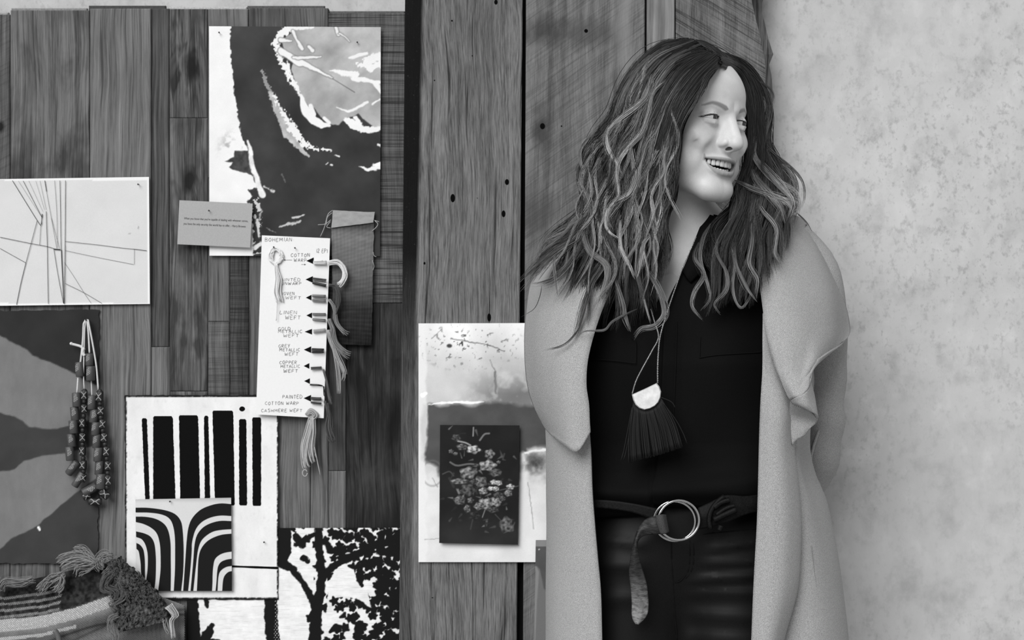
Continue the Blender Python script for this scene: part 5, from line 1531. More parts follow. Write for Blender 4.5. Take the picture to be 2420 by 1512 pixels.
# ---- belt with a double ring buckle
def d7(x, y): return (1380 + x / 3.78, 1112 + y / 3.78)
belt_m = Mat('worn_brown_belt', .6, .12)
bc_ = belt_m.coord('Object', False)
bn_ = belt_m.noise(bc_, 350, 4, .65); belt_m.color(belt_m.ramp(bn_, [(.3, .002), (.7, .008)])); belt_m.bump(bn_, .5, .0006)
belt_m = belt_m.m
YB2 = -.136
belt = patch('belt', [[(1650,1200,YB2), (1680,1186,YB2), (1715,1170,YB2+.002), (1760,1172,YB2+.008), (1800,1168,YB2+.018), (1880,1165,-.08)], [(1648,1226,YB2-.003), (1680,1214,YB2-.004), (1716,1204,YB2), (1760,1194,YB2+.006), (1800,1188,YB2+.016), (1880,1186,-.08)], [(1640,1252,YB2), (1672,1246,YB2), (1716,1234,YB2+.002), (1760,1216,YB2+.008), (1800,1208,YB2+.018), (1880,1206,-.08)]], 40, 12, belt_m, person, .003)
patch('belt_run', [[(1556,1202,YB2+.004), (1500,1190,YB2+.008), (1440,1182,YB2+.016), (1380,1180,YB2+.03), (1320,1178,-.06)], [(1556,1234,YB2+.004), (1500,1212,YB2+.008), (1440,1202,YB2+.016), (1380,1198,YB2+.03), (1320,1196,-.06)]], 30, 6, belt_m, belt, .003)
chrome = plain('polished_steel', .55, .16, .5, metal=1.0)
for (cx, cyy, dy, tl) in [(1594, 1231, .002, .10), (1604, 1229, -.006, -.08)]:
    mb = MB(); c = P(cx, cyy, YB2 - .008 + dy); R_ = S(48, YB2)
    mb.tube([c + Vector((R_ * math.cos(a), -math.cos(a) * R_ * tl, R_ * .97 * math.sin(a))) for a in np.linspace(0, 2*math.pi, 49)], S(3.3, YB2), 10, caps=False)
    mb.build('buckle_ring', chrome, belt, True)
# strap end folded through the rings and hanging down
tail_m = Mat('creased_belt_leather', .55, .35)
tc = tail_m.coord('Object', False)
tz = tail_m.sep(tc)[2]
tn = tail_m.noise(tail_m.mapping(tc, (90, 90, 260)), 1.0, 4, .6, .6)
tail_m.color(tail_m.mix(tail_m.maprange(tz, -.005, -.070), tail_m.ramp(tn, [(.35, .005), (.7, .030)]), tail_m.ramp(tn, [(.35, .09), (.65, .30)])))
tail_m.bump(tn, .8, .0016)
Lf = [(700,400),(640,470),(560,520),(490,590),(445,700),(412,800),(405,950),(425,1050),(430,1180),(430,1290),(448,1345),(470,1368)]
Rt = [(740,540),(660,560),(600,430),(520,480),(478,600),(480,720),(515,870),(555,1000),(568,1100),(574,1200),(558,1290),(480,1370)]
Lf = [(650,410),(600,415),(548,440),(505,490),(470,570),(430,720),(405,900),(420,1040),(430,1180),(430,1290),(448,1345),(472,1368)]
Rt = [(740,560),(640,565),(570,570),(510,590),(474,640),(478,720),(515,860),(555,1000),(568,1100),(574,1200),(558,1290),(480,1370)]
dep = [-.150, -.150, -.146, -.146, -.148, -.146, -.140, -.138, -.137, -.137, -.138, -.138]
rows = []
for (l, r, d_) in zip(Lf, Rt, dep):
    a = d7(*l); b = d7(*r); rows.append([(a[0], a[1], d_), ((a[0]+b[0])/2, (a[1]+b[1])/2, d_ - .004), (b[0], b[1], d_ - .001)])
patch('belt_end', rows, 12, 70, tail_m.m, belt, .003)
patch('belt_fold', [[(*d7(650,400), -.154), (*d7(690,392), -.158), (*d7(725,395), -.150)], [(*d7(655,470), -.155), (*d7(700,465), -.160), (*d7(738,470), -.150)], [(*d7(690,560), -.154), (*d7(725,560), -.158), (*d7(752,545), -.150)]], 10, 14, fabric('suede_belt_back', .055, .95, .1, 900, .4), belt, .004)
for pts, w in [([(1255,228),(1190,280),(1135,360),(1118,440),(1130,520)], .0035), ([(1160,440),(1260,390),(1360,345)], .0045), ([(1160,330),(1230,280),(1300,260)], .004), ([(1210,530),(1225,490)], .004), ([(1180,395),(1270,335),(1350,310)], .003)]:
    mb = MB(); mb.tube([P(*d7(*q), YB2 - .008) for q in catmull(pts, 14)], w, 6); mb.build('belt_keeper', belt_m, belt, True)

# ---- long pale coat with draped lapels
coat_m = fabric('felted_wool_coat', .37, .95, .10, 1150, .55, (260, .6), 1.0, .0)
R8 = np.random.RandomState(4)
def soft(g):
    n = g.shape
    u, v = np.meshgrid(np.arange(n[1]), np.arange(n[0]))
    g = g.copy(); g[:, :, 1] += (fbm(u * 1.0, v * 1.0, 18, 3) - .5) * .006
    return g
coat = patch('coat', [[(1350, 600, .03), (1420, 560, .07), (1530, 520, .10), (1612, 508, .105), (1700, 515, .10), (1800, 525, .07), (1880, 560, .03)]] +
    [[(xl, y, .04), (1340, y, .12), (1480, y, .155), (1612, y, .160), (1750, y, .155), (1900, y, .12), (xr, y, .04)] for y, xl, xr in [(680, 1270, 1965), (800, 1262, 1985), (950, 1300, 1960), (1100, 1312, 1915), (1250, 1312, 1955), (1400, 1308, 1980), (1550, 1302, 2000), (1750, 1300, 2020), (2000, 1300, 2030)]], 60, 60, coat_m, person, .004, flip=False)
def sleeve(s_pts, rad, name='sleeve'):
    c = catmull(np.array([P(*q) for q in s_pts]), 40)
    r = np.interp(np.linspace(0, 1, 40), np.linspace(0, 1, len(rad)), rad)
    v, f = tube_arrays(c, r, 24)
    a = np.arange(24) * 2 * math.pi / 24
    k = np.repeat(np.arange(40), 24)
    wr = .0028 * np.sin(k * 1.15 + np.tile(a, 40) * 1.0) * np.exp(-((k - 24) / 7.0) ** 2)
    v = v + (v - np.repeat(c, 24, 0)) / np.repeat(r, 24)[:, None] * wr[:, None]
    return mesh_obj(name, v, f, coat_m, coat, True)
sleeve([(1868, 560, .03), (1925, 640, .035), (1948, 760, .045), (1950, 900, .055), (1946, 1000, .065), (1938, 1075, .085), (1900, 1150, .125), (1800, 1190, .165)], [.030, .036, .034, .0315, .030, .030, .028, .026])
sleeve([(1365, 585, .03), (1325, 660, .04), (1322, 780, .05), (1342, 900, .065), (1362, 1000, .085), (1380, 1075, .105), (1400, 1150, .135), (1470, 1190, .165)], [.030, .034, .031, .029, .028, .028, .027, .026])
# image-left front: under panel, then the lapel over it
patch('front_panel', [[(1300, y, .045), (xo, y, -.02), (xo + 22, y, -.085), ((xo + xi) / 2 + 10, y, -.128), (xi, y, -.142)] for y, xo, xi in [(900, 1290, 1372), (960, 1290, 1386), (1060, 1294, 1396), (1160, 1294, 1400), (1240, 1295, 1406), (1320, 1294, 1413), (1400, 1293, 1420), (1512, 1293, 1423), (1700, 1292, 1428), (1900, 1292, 1432)]], 26, 80, coat_m, coat, .004)
patch('lapel', [
    [(1318, 600, .04), (1350, 578, .01), (1400, 560, -.005), (1450, 545, -.015), (1500, 530, -.02)],
    [(1262, 655, .035), (1300, 640, -.045), (1355, 632, -.085), (1410, 628, -.102), (1466, 634, -.112)],
    [(1245, 745, .03), (1278, 738, -.065), (1325, 736, -.115), (1372, 738, -.140), (1420, 742, -.142)],
    [(1242, 830, .02), (1272, 832, -.075), (1312, 836, -.128), (1352, 840, -.152), (1392, 838, -.156)],
    [(1248, 905, .01), (1280, 918, -.08), (1315, 925, -.136), (1350, 925, -.160), (1386, 905, -.162)],
    [(1262, 955, .0), (1292, 975, -.085), (1325, 988, -.142), (1358, 985, -.166), (1392, 955, -.166)],
    [(1282, 996, -.01), (1308, 1022, -.095), (1335, 1042, -.148), (1362, 1058, -.170), (1394, 1000, -.168)],
    [(1290, 1010, -.02), (1312, 1034, -.105), (1338, 1054, -.152), (1366, 1066, -.172), (1395, 1020, -.168)]], 30, 60, coat_m, coat, .004, soft)
# image-right front
patch('front_panel', [[(xi, y, -.140), (xi + .35 * (xr - xi), y, -.150 + (.012 if y < 950 else 0)), (xi + .7 * (xr - xi), y, -.146 + (.02 if y < 950 else 0)), (xr, y, -.118), (xr - 8, y, -.095)] for y, xi, xr in [(740, 1803, 1830), (800, 1802, 1850), (860, 1802, 1875), (960, 1798, 1880), (1050, 1795, 1874), (1130, 1793, 1882), (1200, 1791, 1888), (1250, 1789, 1890), (1320, 1785, 1888), (1400, 1781, 1880), (1512, 1777, 1850), (1650, 1772, 1820), (1900, 1768, 1800)]], 26, 80, coat_m, coat, .004)
patch('side_panel', [[(1835, y, -.092), ((1850 * 1.2 + xr) / 2.2, y, -.094), (xr - 26, y, -.060), (xr, y, -.005), (xr - 20, y, .05)] for y, xr in [(740, 1925), (820, 1920), (900, 1914), (980, 1914), (1060, 1912), (1120, 1925), (1180, 1950), (1250, 1966), (1330, 1981), (1420, 1993), (1512, 2003), (1700, 2018), (1900, 2028)]], 26, 70, coat_m, coat, .004, soft)
mb = MB(); mb.tube([P(x, y, d_) for x, y, d_ in catmull([(1918,1290,-.0945), (1926,1360,-.0915), (1935,1430,-.089), (1946,1512,-.086)], 30)], .0004, 4); mb.build('side_seam', plain('seam_thread', .22), coat)
patch('lapel', [
    [(1745, 545, -.03), (1790, 520, -.008), (1840, 508, .005), (1880, 512, .02), (1900, 524, .05)],
    [(1785, 600, -.090), (1830, 588, -.085), (1878, 584, -.062), (1922, 586, -.02), (1944, 598, .04)],
    [(1797, 690, -.126), (1845, 690, -.128), (1902, 690, -.108), (1960, 688, -.06), (1985, 688, .03)],
    [(1810, 780, -.148), (1855, 785, -.154), (1905, 785, -.140), (1965, 778, -.09), (2005, 762, .015)],
    [(1830, 858, -.158), (1862, 865, -.168), (1898, 864, -.160), (1935, 842, -.140), (2001, 800, -.03)],
    [(1849, 905, -.164), (1870, 910, -.178), (1893, 905, -.174), (1912, 880, -.160), (1950, 836, -.125)],
    [(1862, 934, -.168), (1878, 932, -.182), (1897, 926, -.184), (1909, 906, -.172), (1920, 858, -.150)],
    [(1869, 944, -.170), (1882, 938, -.186), (1897, 932, -.188), (1908, 918, -.178), (1916, 890, -.158)]], 40, 70, coat_m, coat, .004, soft)
# the rolled end of that lapel: outer face, then the shaded inside of the fold
patch('lapel_fold', [
    [(1869, 944, -.170), (1882, 938, -.186), (1897, 932, -.188), (1908, 918, -.178), (1914, 896, -.160)],
    [(1872, 950, -.168), (1890, 954, -.184), (1908, 956, -.186), (1918, 945, -.172), (1920, 920, -.155)],
    [(1880, 956, -.164), (1900, 962, -.182), (1918, 968, -.180), (1926, 962, -.168), (1925, 945, -.152)],
    [(1886, 960, -.160), (1908, 966, -.178), (1926, 978, -.174), (1932, 988, -.162), (1929, 975, -.150)]], 20, 16, coat_m, coat, .003)
patch('lapel_lining', [
    [(1869, 946, -.160), (1890, 960, -.168), (1912, 968, -.170), (1932, 988, -.160)],
    [(1866, 975, -.140), (1885, 985, -.140), (1908, 990, -.148), (1930, 998, -.152)],
    [(1868, 1015, -.134), (1882, 1015, -.136), (1900, 1016, -.142), (1912, 1014, -.144)],
    [(1872, 1052, -.130), (1882, 1040, -.132), (1892, 1034, -.136), (1903, 1026, -.138)]], 16, 16, coat_m, coat, .003)

# ---- tassel necklace
def d8(x, y): return (1380 + x / 3.78, 780 + y / 3.78)
necklace = empty('necklace', P(1560, 860, -.15)); necklace.parent = person; necklace.matrix_parent_inverse = Matrix.Translation(person.location).inverted()
chain_m = plain('silver_and_black_chain', .34, .3, .5, .8, 700, .4)
def chain(pts, lift):
    c = catmull(pts, 150)
    d_ = chest_depth(c[:, 0], c[:, 1]) - lift
    w = np.array([P(x, y, q) for (x, y), q in zip(c, d_)])
    ph = np.arange(150) * 1.4
    mb = MB()
    for o in (0, math.pi):
        off = np.stack([np.cos(ph + o), -np.sin(ph + o), 0 * ph], 1) * .0006
        mb.tube(w + off, .00055, 5)
    mb.build('chain', chain_m, necklace, True)
chain([(1645,560),(1632,590),(1615,628),(1598,675),(1585,712),(1572,752),(1560,795),(1556,830),(1554,870),(1554,906)], .014)
chain([(1538,730),(1546,758),(1556,796),(1540,830),(1518,870),(1503,900),(1494,930)], .015)
YP = -.160
pl = [d8(*q) for q in [(428,575),(540,525),(650,472),(675,505),(690,548),(684,600),(664,645),(635,676),(590,700),(540,712),(495,698),(462,668),(440,625)]]
mb = MB()
cen = np.mean(pl, 0)
n_ = len(pl)
mb.add([P(*cen, YP - .0048)] + [P(cen[0] + (q[0]-cen[0]) * .93, cen[1] + (q[1]-cen[1]) * .93, YP - .0045) for q in pl] + [P(*q, YP - .002) for q in pl] + [P(*q, YP + .004) for q in pl],
       [(0, 1 + (i+1) % n_, 1 + i) for i in range(n_)] + [(1 + i, 1 + (i+1) % n_, 1 + n_ + (i+1) % n_, 1 + n_ + i) for i in range(n_)] + [(1 + n_ + i, 1 + n_ + (i+1) % n_, 1 + 2*n_ + (i+1) % n_, 1 + 2*n_ + i) for i in range(n_)] + [tuple(1 + 2*n_ + i for i in range(n_))])
pend = Mat('brushed_silver', .38, .5); pend.b.inputs['Metallic'].default_value = .35
pc_ = pend.noise(pend.coord('Object', False), 120, 4); pend.color(pend.ramp(pc_, [(.35, .70), (.7, .93)]))
mb.build('pendant', pend.m, necklace)
mb = MB(); R9 = random.Random(8)
arc = catmull([d8(445,640), d8(480,690), d8(540,708), d8(600,694), d8(650,655), d8(688,600)], 60)
for k in range(300):
    t = R9.random(); i = int(t * 59)
    a = arc[i]
    ex = 405 + t * 480 + R9.uniform(-14, 14); ey = 1180 - t * 130 + R9.uniform(-8, 8) - 20 * (t - .3) ** 2
    b = d8(ex, ey)
    mx, my = a[0] * .45 + b[0] * .55 + (t - .45) * 9, a[1] * .5 + b[1] * .5
    d_ = YP + R9.uniform(-.006, .010)
    mb.tube([P(x, y, q) for (x, y), q in zip(catmull([a, (mx, my), b], 10), np.linspace(YP + .001, d_, 10))], .00085, 5)
for pts in ([(430,690),(390,900),(355,1080),(330,1165)], [(435,700),(400,950),(372,1100),(352,1160)], [(700,640),(820,800),(890,930),(920,1012)], [(690,600),(780,640),(815,690)]):
    mb.tube([P(*d8(*q), YP) for q in catmull(pts, 12)], .0008, 5)
tas = Mat('black_silk_tassel', .6, .25); tas.color((.007, .007, .007, 1))
o = mb.build('tassel', tas.m, necklace, True); o['kind'] = 'stuff'
# ------------------------------------------------------------------ hair: a dark cap on the scalp and thousands of strands in wavy locks
def cap_sdf(p):
    d = _ell(p, (0, -.5, 3.0), (7.3, 9.2, 8.3))
    x, f, z = p[:, 0], p[:, 1], p[:, 2]
    cut = (f - (2.2 + (np.clip(z, -3, 12) + 2) * .66 - .10 * np.abs(x))) * .8
    d = smax(d, cut, .5)
    return smin(d, _ell(p, (0, -3.5, -5.0), (6.2, 5.0, 7.0)), 2.0)
cv, cf = surface_nets(cap_sdf, (-9, -12, -14), (9, 10, 13), .30, 2.2, 4)
hair_mat = Mat('brown_hair', .38, .30)
hair_mat.color(hair_mat.attr('tone'))
hair_mat = hair_mat.m
cap = mesh_obj('hair', head_to_world(cv), cf.tolist(), hair_mat, person, True)
set_tone(cap.data, np.full(len(cv), .012))

def smooth01(x): x = np.clip(x, 0, 1); return x * x * (3 - 2 * x)
def hair_depth(px, py):
    """front of the hair mass under a pixel"""
    ex = (px - 1610) / 185.0; ez = (py - 262) / np.where(py < 262, 195.0, 330.0)
    r2 = ex * ex + ez * ez
    head = HEAD_Y + .02 - .135 * np.sqrt(np.clip(1 - r2 * .92, 0, 1))
    far = smooth01((px - 1690) / 70.0)                          # beyond the face the hair lies behind the cheek
    head = head * (1 - far) + np.minimum(-.015 + .03 * smooth01((px - 1760) / 80.0), .02) * far
    u = np.clip(np.abs(px - 1612) / 400.0, 0, 1)
    body = -.050 - .118 * np.sqrt(1 - u ** 2.2 * .97) * (.45 + .55 * smooth01((py - 430) / 300.0))
    w = smooth01((py - 400) / 190.0)
    return head * (1 - w) + body * w
HR = np.random.RandomState(11)
PTS, TON, RAD = [], [], []
M_ = 30
def lock(guide, n, spread, tone0, tone1, lift=.0, wave=0.0, wl=120.0, fly=.06, rad=.00042, jitter=1.0, phase=None, var=.35, tip=.30, hero_=False):
    """strands of one lock along a pixel guide; spread in px; tone0 at the root, tone1 towards the tip"""
    g = catmull(np.asarray(guide, float), M_)
    s = np.linspace(0, 1, M_)
    L = np.concatenate([[0], np.cumsum(np.linalg.norm(np.diff(g, axis=0), axis=1))])
    t = np.gradient(g, axis=0); t /= np.linalg.norm(t, axis=1, keepdims=True) + 1e-9
    nrm = np.stack([-t[:, 1], t[:, 0]], 1)
    ph = HR.uniform(0, 6.28) if phase is None else phase
    amp = wave * smooth01((L - 110) / 260.0)
    g = g + nrm * (amp * np.sin(L / wl * 6.28 + ph))[:, None]
    dep_w = -.010 * (amp / 18.0) * np.cos(L / wl * 6.28 + ph)
    prof = np.interp(s, [0, .12, .5, .85, 1], [.25, .8, 1.0, .85, tip] if hero_ else [.35, .9, 1.0, .75, tip])
    a = HR.uniform(0, 2 * math.pi, n); q = np.sqrt(HR.uniform(0, 1, n))
    ox, od = np.cos(a) * q, np.sin(a) * q
    isfly = HR.uniform(0, 1, n) < fly
    k = np.where(isfly, HR.uniform(1.3, 2.4, n), 1.0)
    tw = HR.uniform(-1, 1, n)
    rot = (tw[:, None] * 1.6 * s[None]) + (L / 150.0)[None] * .8
    oxr = ox[:, None] * np.cos(rot) - od[:, None] * np.sin(rot); odr = ox[:, None] * np.sin(rot) + od[:, None] * np.cos(rot)
    fine = HR.uniform(0, 6.28, n)[:, None]; fa = np.abs(HR.normal(0, 1.1, n))[:, None] * jitter
    off = (oxr * k[:, None]) * spread * prof[None] + fa * np.sin(L[None] / HR.uniform(90, 190, n)[:, None] * 6.28 + fine) * smooth01(L / 150.0)[None]
    px = g[None, :, 0] + nrm[None, :, 0] * off; py = g[None, :, 1] + nrm[None, :, 1] * off
    end = HR.uniform(.62 if hero_ else .80, 1.0, n)                                # uneven ends
    si = np.clip(s[None] * end[:, None], 0, 1) * (M_ - 1)
    i0 = np.clip(np.floor(si).astype(int), 0, M_ - 2); fr = si - i0
    r_ = np.arange(n)[:, None]
    px = px[r_, i0] * (1 - fr) + px[r_, i0 + 1] * fr; py = py[r_, i0] * (1 - fr) + py[r_, i0 + 1] * fr
    dep = hair_depth(px, py) - lift * (np.interp(s, [0, .25, 1], [-.6, 1, 1])[None] if hero_ else 1.0) + odr * spread * .00055 * prof[None] + dep_w[None]
    sc = (dep + DIST) / F_PX
    PTS.append(np.stack([(px - 1210) * sc, dep, CAM_Z + (756 - py) * sc], -1))
    tv_ = tone0 + (tone1 - tone0) * smooth01((L / 420.0) if L[-1] > 420 else s)[None]
    TON.append(np.clip(tv_ * np.exp(HR.normal(0, var, n))[:, None], .004, .75))
    RAD.append(rad * HR.uniform(.7, 1.2, n)[:, None] * np.interp(s, [0, .15, .8, 1], [.15 if hero_ else .3, 1, .9, .15])[None])

# base guides of the near side, from the face edge round to the back of the head
LG = [
 [(1698,152),(1664,196),(1628,250),(1604,300),(1598,370),(1590,440),(1572,510),(1582,580),(1560,650)],
 [(1692,142),(1642,188),(1600,250),(1574,330),(1562,420),(1546,500),(1552,580),(1532,660),(1545,740)],
 [(1682,126),(1622,168),(1576,240),(1546,320),(1530,400),(1504,480),(1506,560),(1482,640),(1498,720),(1490,790)],
 [(1668,112),(1592,156),(1546,230),(1512,310),(1484,390),(1470,470),(1442,550),(1450,630),(1422,700),(1402,780)],
 [(1652,102),(1572,140),(1522,210),(1490,290),(1452,360),(1440,440),(1412,520),(1420,600),(1390,680),(1376,770)],
 [(1640,96),(1552,132),(1498,200),(1466,280),(1436,350),(1410,420),(1400,500),(1370,570),(1345,640),(1310,700)],
 [(1626,93),(1534,136),(1480,206),(1454,280),(1404,345),(1384,400),(1388,460),(1362,530),(1312,590),(1258,650)],
 [(1606,94),(1516,150),(1468,226),(1444,300),(1396,360),(1378,430),(1388,490),(1336,540),(1282,580),(1244,655)],
]
LGc = [catmull(g, 24) for g in LG]
def lg(s):
    s = np.clip(s, 0, 1) * (len(LGc) - 1); i = min(int(s), len(LGc) - 2); f = s - i
    return LGc[i] * (1 - f) + LGc[i + 1] * f
# dark under layers, then the main mass, then light pieces
for k in range(46):
    s = (k + HR.uniform(0, 1)) / 46
    lock(lg(s), 48, 15, .010, .022, lift=-.022, wave=6, wl=HR.uniform(150, 230), rad=.00050, fly=.02)
for k in range(62):
    s = (k + HR.uniform(0, 1)) / 62
    g = lg(s).copy(); cut = HR.randint(17, 25); g = g[:cut]
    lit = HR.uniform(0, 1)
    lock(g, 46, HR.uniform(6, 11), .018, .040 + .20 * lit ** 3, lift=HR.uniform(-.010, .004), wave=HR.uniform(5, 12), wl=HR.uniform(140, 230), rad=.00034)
for k in range(46):
    s = HR.uniform(.02, .98)
    g = lg(s).copy(); a = HR.randint(0, 5); cut = HR.randint(14, 25); g = g[a:max(cut, a + 8)]
    lock(g, 26, HR.uniform(2.5, 6), .06, HR.uniform(.12, .34), lift=HR.uniform(.001, .008), wave=HR.uniform(6, 13), wl=HR.uniform(140, 220), fly=.10, rad=.00030)

# far side
RG = [
 [(1712,158),(1748,186),(1766,240),(1774,310),(1768,380),(1750,440),(1735,490),(1712,540),(1694,610),(1676,690),(1668,750)],
 [(1708,150),(1752,178),(1776,232),(1784,310),(1784,390),(1768,450),(1752,520),(1742,590),(1730,660),(1722,720)],
 [(1704,142),(1758,172),(1788,226),(1798,300),(1804,370),(1798,440),(1790,520),(1780,600),(1776,660),(1768,730)],
 [(1700,132),(1762,164),(1800,216),(1810,280),(1806,340),(1830,390),(1848,450),(1838,520),(1830,580),(1846,640)],
 [(1694,120),(1752,146),(1800,200),(1818,250),(1808,310),(1822,355),(1862,405),(1888,450),(1880,510),(1862,560)],
]
RGc = [catmull(g, 24) for g in RG]
def rg(s):
    s = np.clip(s, 0, 1) * (len(RGc) - 1); i = min(int(s), len(RGc) - 2); f = s - i
    return RGc[i] * (1 - f) + RGc[i + 1] * f
for k in range(34):
    s = (k + HR.uniform(0, 1)) / 34 * .92
    lock(rg(s), 44, 13, .012, .018, lift=-.022, wave=5, wl=HR.uniform(110, 170), rad=.00055, fly=.02)
for k in range(34):
    s = (k + HR.uniform(0, 1)) / 34
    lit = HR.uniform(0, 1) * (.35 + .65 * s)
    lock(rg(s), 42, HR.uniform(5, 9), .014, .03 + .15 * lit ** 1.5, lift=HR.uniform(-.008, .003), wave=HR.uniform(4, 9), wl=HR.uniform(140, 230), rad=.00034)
# dark hair that fills behind the neck and over the collar
for k in range(30):
    x = HR.uniform(1695, 1800)
    lock([(max(x, 1775) + 5, 410), (max(x, 1755), 470), (x - HR.uniform(0, 20), 545), (x - HR.uniform(-10, 40), 610), (x - HR.uniform(-10, 45), HR.uniform(650, 720))], 36, 13, .010, .022, lift=HR.uniform(-.035, -.018), wave=6, wl=170, rad=.0005, fly=.03)

def c3(l): return [(1220 + x / 3.025, 60 + y / 3.025) for x, y in l]
def c4(l): return [(1200 + x / 3.6, 480 + y / 3.6) for x, y in l]
def c5(l): return [(1600 + x / 3.15, 420 + y / 3.15) for x, y in l]
def c1(l): return [(1500 + x / 3.024, 60 + y / 3.024) for x, y in l]
hero = [  # (guide, strands, spread, tone0, tone1, lift)
 (c3([(1000,260),(975,330),(940,480),(880,560),(700,700),(650,780),(660,880),(720,980),(770,1080)]), 42, 4.5, .10, .42, .010),
 (c3([(1120,280),(1080,380),(980,480),(945,620),(900,760),(830,840),(740,960),(720,1080),(735,1220),(660,1310),(640,1400),(660,1470)]), 46, 5.0, .08, .40, .010),
 (c3([(1140,420),(1110,600),(1130,680),(1155,800),(1140,900),(1080,1000),(1060,1100),(1090,1220),(1150,1330),(1190,1410)]), 34, 3.6, .06, .42, .008),
 (c3([(700,600),(560,760),(470,860),(455,960),(490,1080),(480,1180),(430,1270),(440,1370),(490,1440)]), 14, 2.0, .05, .30, .008),
 (c3([(1100,480),(1050,600),(1000,740),(930,840),(890,980),(880,1120),(910,1240),(900,1330)]), 36, 4.5, .05, .28, .008),
 (c3([(1120,760),(1060,930),(1060,1050),(990,1160),(965,1250),(985,1370),(1015,1480)]), 30, 3.5, .12, .42, .009),
 (c3([(840,740),(820,860),(840,1000),(850,1080),(800,1200),(690,1270),(645,1380),(690,1480)]), 34, 4.5, .08, .34, .010),
 (c3([(900,250),(860,380),(820,500),(800,600),(720,660)]), 26, 5, .05, .24, .006),
 (c3([(1000,180),(930,280),(900,400),(860,520),(840,640)]), 26, 4, .05, .30, .007),
 (c3([(1240,160),(1130,260),(1060,340),(1000,440),(960,560)]), 24, 4, .03, .22, .006),
 (c3([(640,900),(600,1050),(570,1200),(530,1330),(490,1450)]), 30, 6, .05, .18, .004),
 (c3([(1050,840),(980,960),(930,1060),(910,1160)]), 26, 4, .10, .30, .008),
 (c4([(860,0),(830,150),(860,240),(940,300)]), 18, 2.5, .3, .36, .008), (c4([(960,100),(960,330),(980,420),(1040,540),(1085,650)]), 28, 3.5, .22, .30, .008),
 (c4([(1230,250),(1160,340),(1140,450),(1120,560),(1095,640)]), 26, 4, .20, .34, .008), (c4([(640,100),(650,300),(700,420),(830,520),(840,640),(800,780),(760,900),(720,970)]), 34, 6, .08, .20, .008),
 (c4([(640,240),(600,300),(420,420),(260,560),(170,680),(90,760)]), 30, 7, .05, .10, .006), (c4([(620,200),(560,280),(380,400),(220,540),(150,610),(20,740)]), 26, 8, .04, .07, .004),
 (c4([(600,380),(520,520),(400,640),(260,690),(170,690)]), 26, 8, .05, .08, .006), (c4([(420,380),(390,500),(400,620),(425,800)]), 12, 3, .08, .18, .009),
 (c4([(900,600),(980,850),(1000,960),(1050,1100)]), 26, 4.5, .06, .20, .010), (c4([(1180,560),(1270,700),(1320,830),(1330,950),(1250,1040),(1130,1070),(1060,1170)]), 26, 5, .08, .22, .012),
 (c4([(1100,900),(900,1000),(820,1080),(650,1090),(560,1170)]), 14, 3, .06, .12, .014), (c4([(640,1000),(540,1150),(440,1220),(290,1255)]), 8, 2, .05, .10, .016),
 (c4([(290,700),(270,800),(220,900),(100,970)]), 5, 1.2, .03, .06, .01), (c4([(700,700),(640,900),(600,1050),(560,1180)]), 30, 7, .05, .16, .010), (c4([(1150,780),(1180,900),(1220,1030)]), 14, 2.5, .12, .26, .012),
 (c5([(430,20),(560,80),(700,130),(830,200),(860,290)]), 32, 6, .12, .28, .008), (c5([(540,0),(640,100),(780,150),(900,190),(880,270)]), 24, 5, .12, .24, .006), (c5([(600,180),(640,250),(740,380),(730,560),(780,640)]), 26, 4.5, .10, .22, .012),
 (c5([(250,340),(190,460),(170,600),(230,800),(240,900),(170,990)]), 26, 3.5, .05, .16, .010), (c5([(160,480),(130,600),(200,720),(130,850),(115,960),(200,1065)]), 26, 3.0, .06, .22, .012), (c5([(320,430),(300,560),(370,700),(370,830),(280,930),(290,970),(330,1020)]), 24, 3.0, .06, .18, .012),
 (c5([(430,480),(440,640),(520,820),(600,930)]), 24, 4, .06, .18, .012), (c5([(400,500),(430,640),(415,780),(430,900),(480,970),(540,900),(550,820)]), 12, 2, .08, .18, .012), (c5([(560,300),(560,480),(540,640),(600,760),(590,900)]), 24, 5, .05, .14, .010),
 (c1([(860,420),(920,560),(880,700),(850,850),(860,950),(1000,1100),(1150,1180),(1180,1300),(1110,1360)]), 44, 6, .04, .26, .006), (c1([(860,380),(970,460),(990,540),(950,630)]), 10, 1.8, .03, .05, .004),
 (c1([(900,780),(960,880),(1100,1000),(1200,1120),(1210,1250),(1170,1330)]), 14, 3, .05, .12, .006), (c1([(840,900),(900,1000),(1040,1150),(1130,1260),(1090,1400)]), 40, 7, .08, .26, .008), (c1([(830,1000),(870,1100),(960,1200),(1040,1300),(1080,1420)]), 34, 7, .06, .20, .008),
 (c1([(1160,1340),(1230,1410),(1270,1480)]), 4, 1.0, .02, .02, .004), (c1([(640,250),(560,300),(530,380),(500,500)]), 16, 3, .05, .12, .004), (c1([(600,230),(700,260),(780,360),(800,480)]), 22, 5, .02, .05, .004),
]
for g_, n_s, sp_, t0_, t1_, lf_ in hero:
    lock(g_, int(n_s * 1.5), sp_ * 1.05, t0_ * 1.3, min(.5, t1_ * 1.12), lift=lf_, wave=0, fly=.22, jitter=1.2, rad=.00028, var=.45, tip=.6, hero_=True)
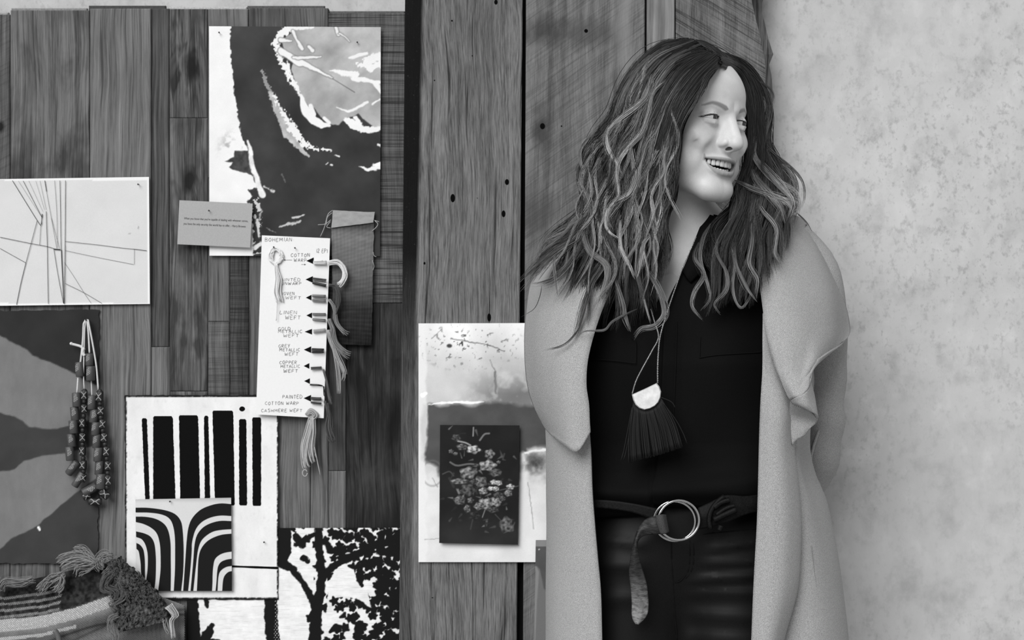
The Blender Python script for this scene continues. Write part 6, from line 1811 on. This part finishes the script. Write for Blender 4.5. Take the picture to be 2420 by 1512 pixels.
# roots along the parting and the forehead hairline
for k in range(34):
    s = HR.uniform(0, .35); g = lg(s)[:HR.randint(9, 16)].copy(); g += np.array([[HR.uniform(-6, 8), HR.uniform(-10, 4)]])
    lock(g, 30, 6, .022, .045, lift=HR.uniform(.003, .008), wave=2, rad=.00034, fly=.05)
for k in range(26):
    s = HR.uniform(0, .6); g = rg(s)[:HR.randint(8, 14)].copy(); g += np.array([[HR.uniform(-8, 6), HR.uniform(-10, 3)]])
    lock(g, 30, 6, .018, .032, lift=HR.uniform(.006, .016), wave=1, rad=.00034, fly=.05)
for g_ in ([(1690,160),(1668,190),(1652,228),(1640,262)], [(1684,168),(1660,206),(1640,246),(1616,284)], [(1604,300),(1606,340),(1600,390),(1606,430)], [(1600,320),(1598,370),(1604,410),(1596,450)], [(1700,156),(1680,166),(1664,186),(1654,212)], [(1716,160),(1736,172),(1750,196),(1758,228)]):
    lock(g_, 9, 5, .03, .09, lift=.010, wave=1, rad=.00024, fly=.4, tip=.9)
# crown and stray hairs
for k in range(40):
    s = HR.uniform(0, 1); x0 = 1600 + 100 * s; y0 = 95 + 55 * s ** 2
    lock([(x0, y0), (x0 - 40, y0 + 12), (x0 - 85 - 20 * s, y0 + 50), (x0 - 120, y0 + 110), (x0 - 145, y0 + 190)], 24, 7, .018, .035, lift=HR.uniform(.0, .004), wave=2)
for k in range(26):
    s = HR.uniform(0, 1); x0 = 1640 + 60 * s; y0 = 92 + 45 * s
    lock([(x0, y0), (x0 + 40, y0 + 18), (x0 + 80, y0 + 60), (x0 + 100, y0 + 115)], 22, 7, .018, .04, lift=HR.uniform(-.004, .003), wave=1)
for k in range(150):
    g = lg(HR.uniform(.0, 1)).copy(); j = HR.randint(4, 12)
    g = g[j:j + HR.randint(8, 12)] + HR.normal(0, 7, (1, 2)); g[:, 0] -= np.linspace(0, HR.uniform(-5, 22), len(g))
    lock(g, 2, 4, .04, .10, lift=.006, wave=14, wl=HR.uniform(80, 160), rad=.00026)

pts = np.concatenate(PTS); ton = np.concatenate(TON); rad = np.concatenate(RAD)
N_ = len(pts)
t = np.gradient(pts, axis=1); t /= np.linalg.norm(t, axis=2, keepdims=True) + 1e-12
a = np.cross(t, np.array([0, 1.0, 0])); a /= np.linalg.norm(a, axis=2, keepdims=True) + 1e-9
b = np.cross(t, a)
ang = np.arange(3) * 2 * math.pi / 3 + math.pi / 6
V = pts[:, :, None, :] + (a[:, :, None, :] * np.cos(ang)[None, None, :, None] + b[:, :, None, :] * np.sin(ang)[None, None, :, None]) * rad[:, :, None, None]
V = V.reshape(-1, 3)
base = (np.arange(N_)[:, None, None] * M_ + np.arange(M_ - 1)[None, :, None]) * 3
k3 = np.arange(3)[None, None, :]; k4 = (k3 + 1) % 3
Q = np.stack([base + k3, base + k4, base + 3 + k4, base + 3 + k3], -1).reshape(-1, 4)
me = bpy.data.meshes.new('hair_strands')
cen = (V.min(0) + V.max(0)) / 2
me.vertices.add(len(V)); me.vertices.foreach_set('co', (V - cen).ravel())
me.loops.add(len(Q) * 4); me.loops.foreach_set('vertex_index', Q.ravel().astype(np.int32))
me.polygons.add(len(Q)); me.polygons.foreach_set('loop_start', np.arange(0, len(Q) * 4, 4, dtype=np.int32))
me.polygons.foreach_set('use_smooth', np.ones(len(Q), bool))
me.update(calc_edges=True)
strands_o = link('hair_strands', me, cap, hair_mat, Vector(cen))
strands_o['kind'] = 'stuff'
set_tone(me, np.repeat(ton.ravel(), 3))
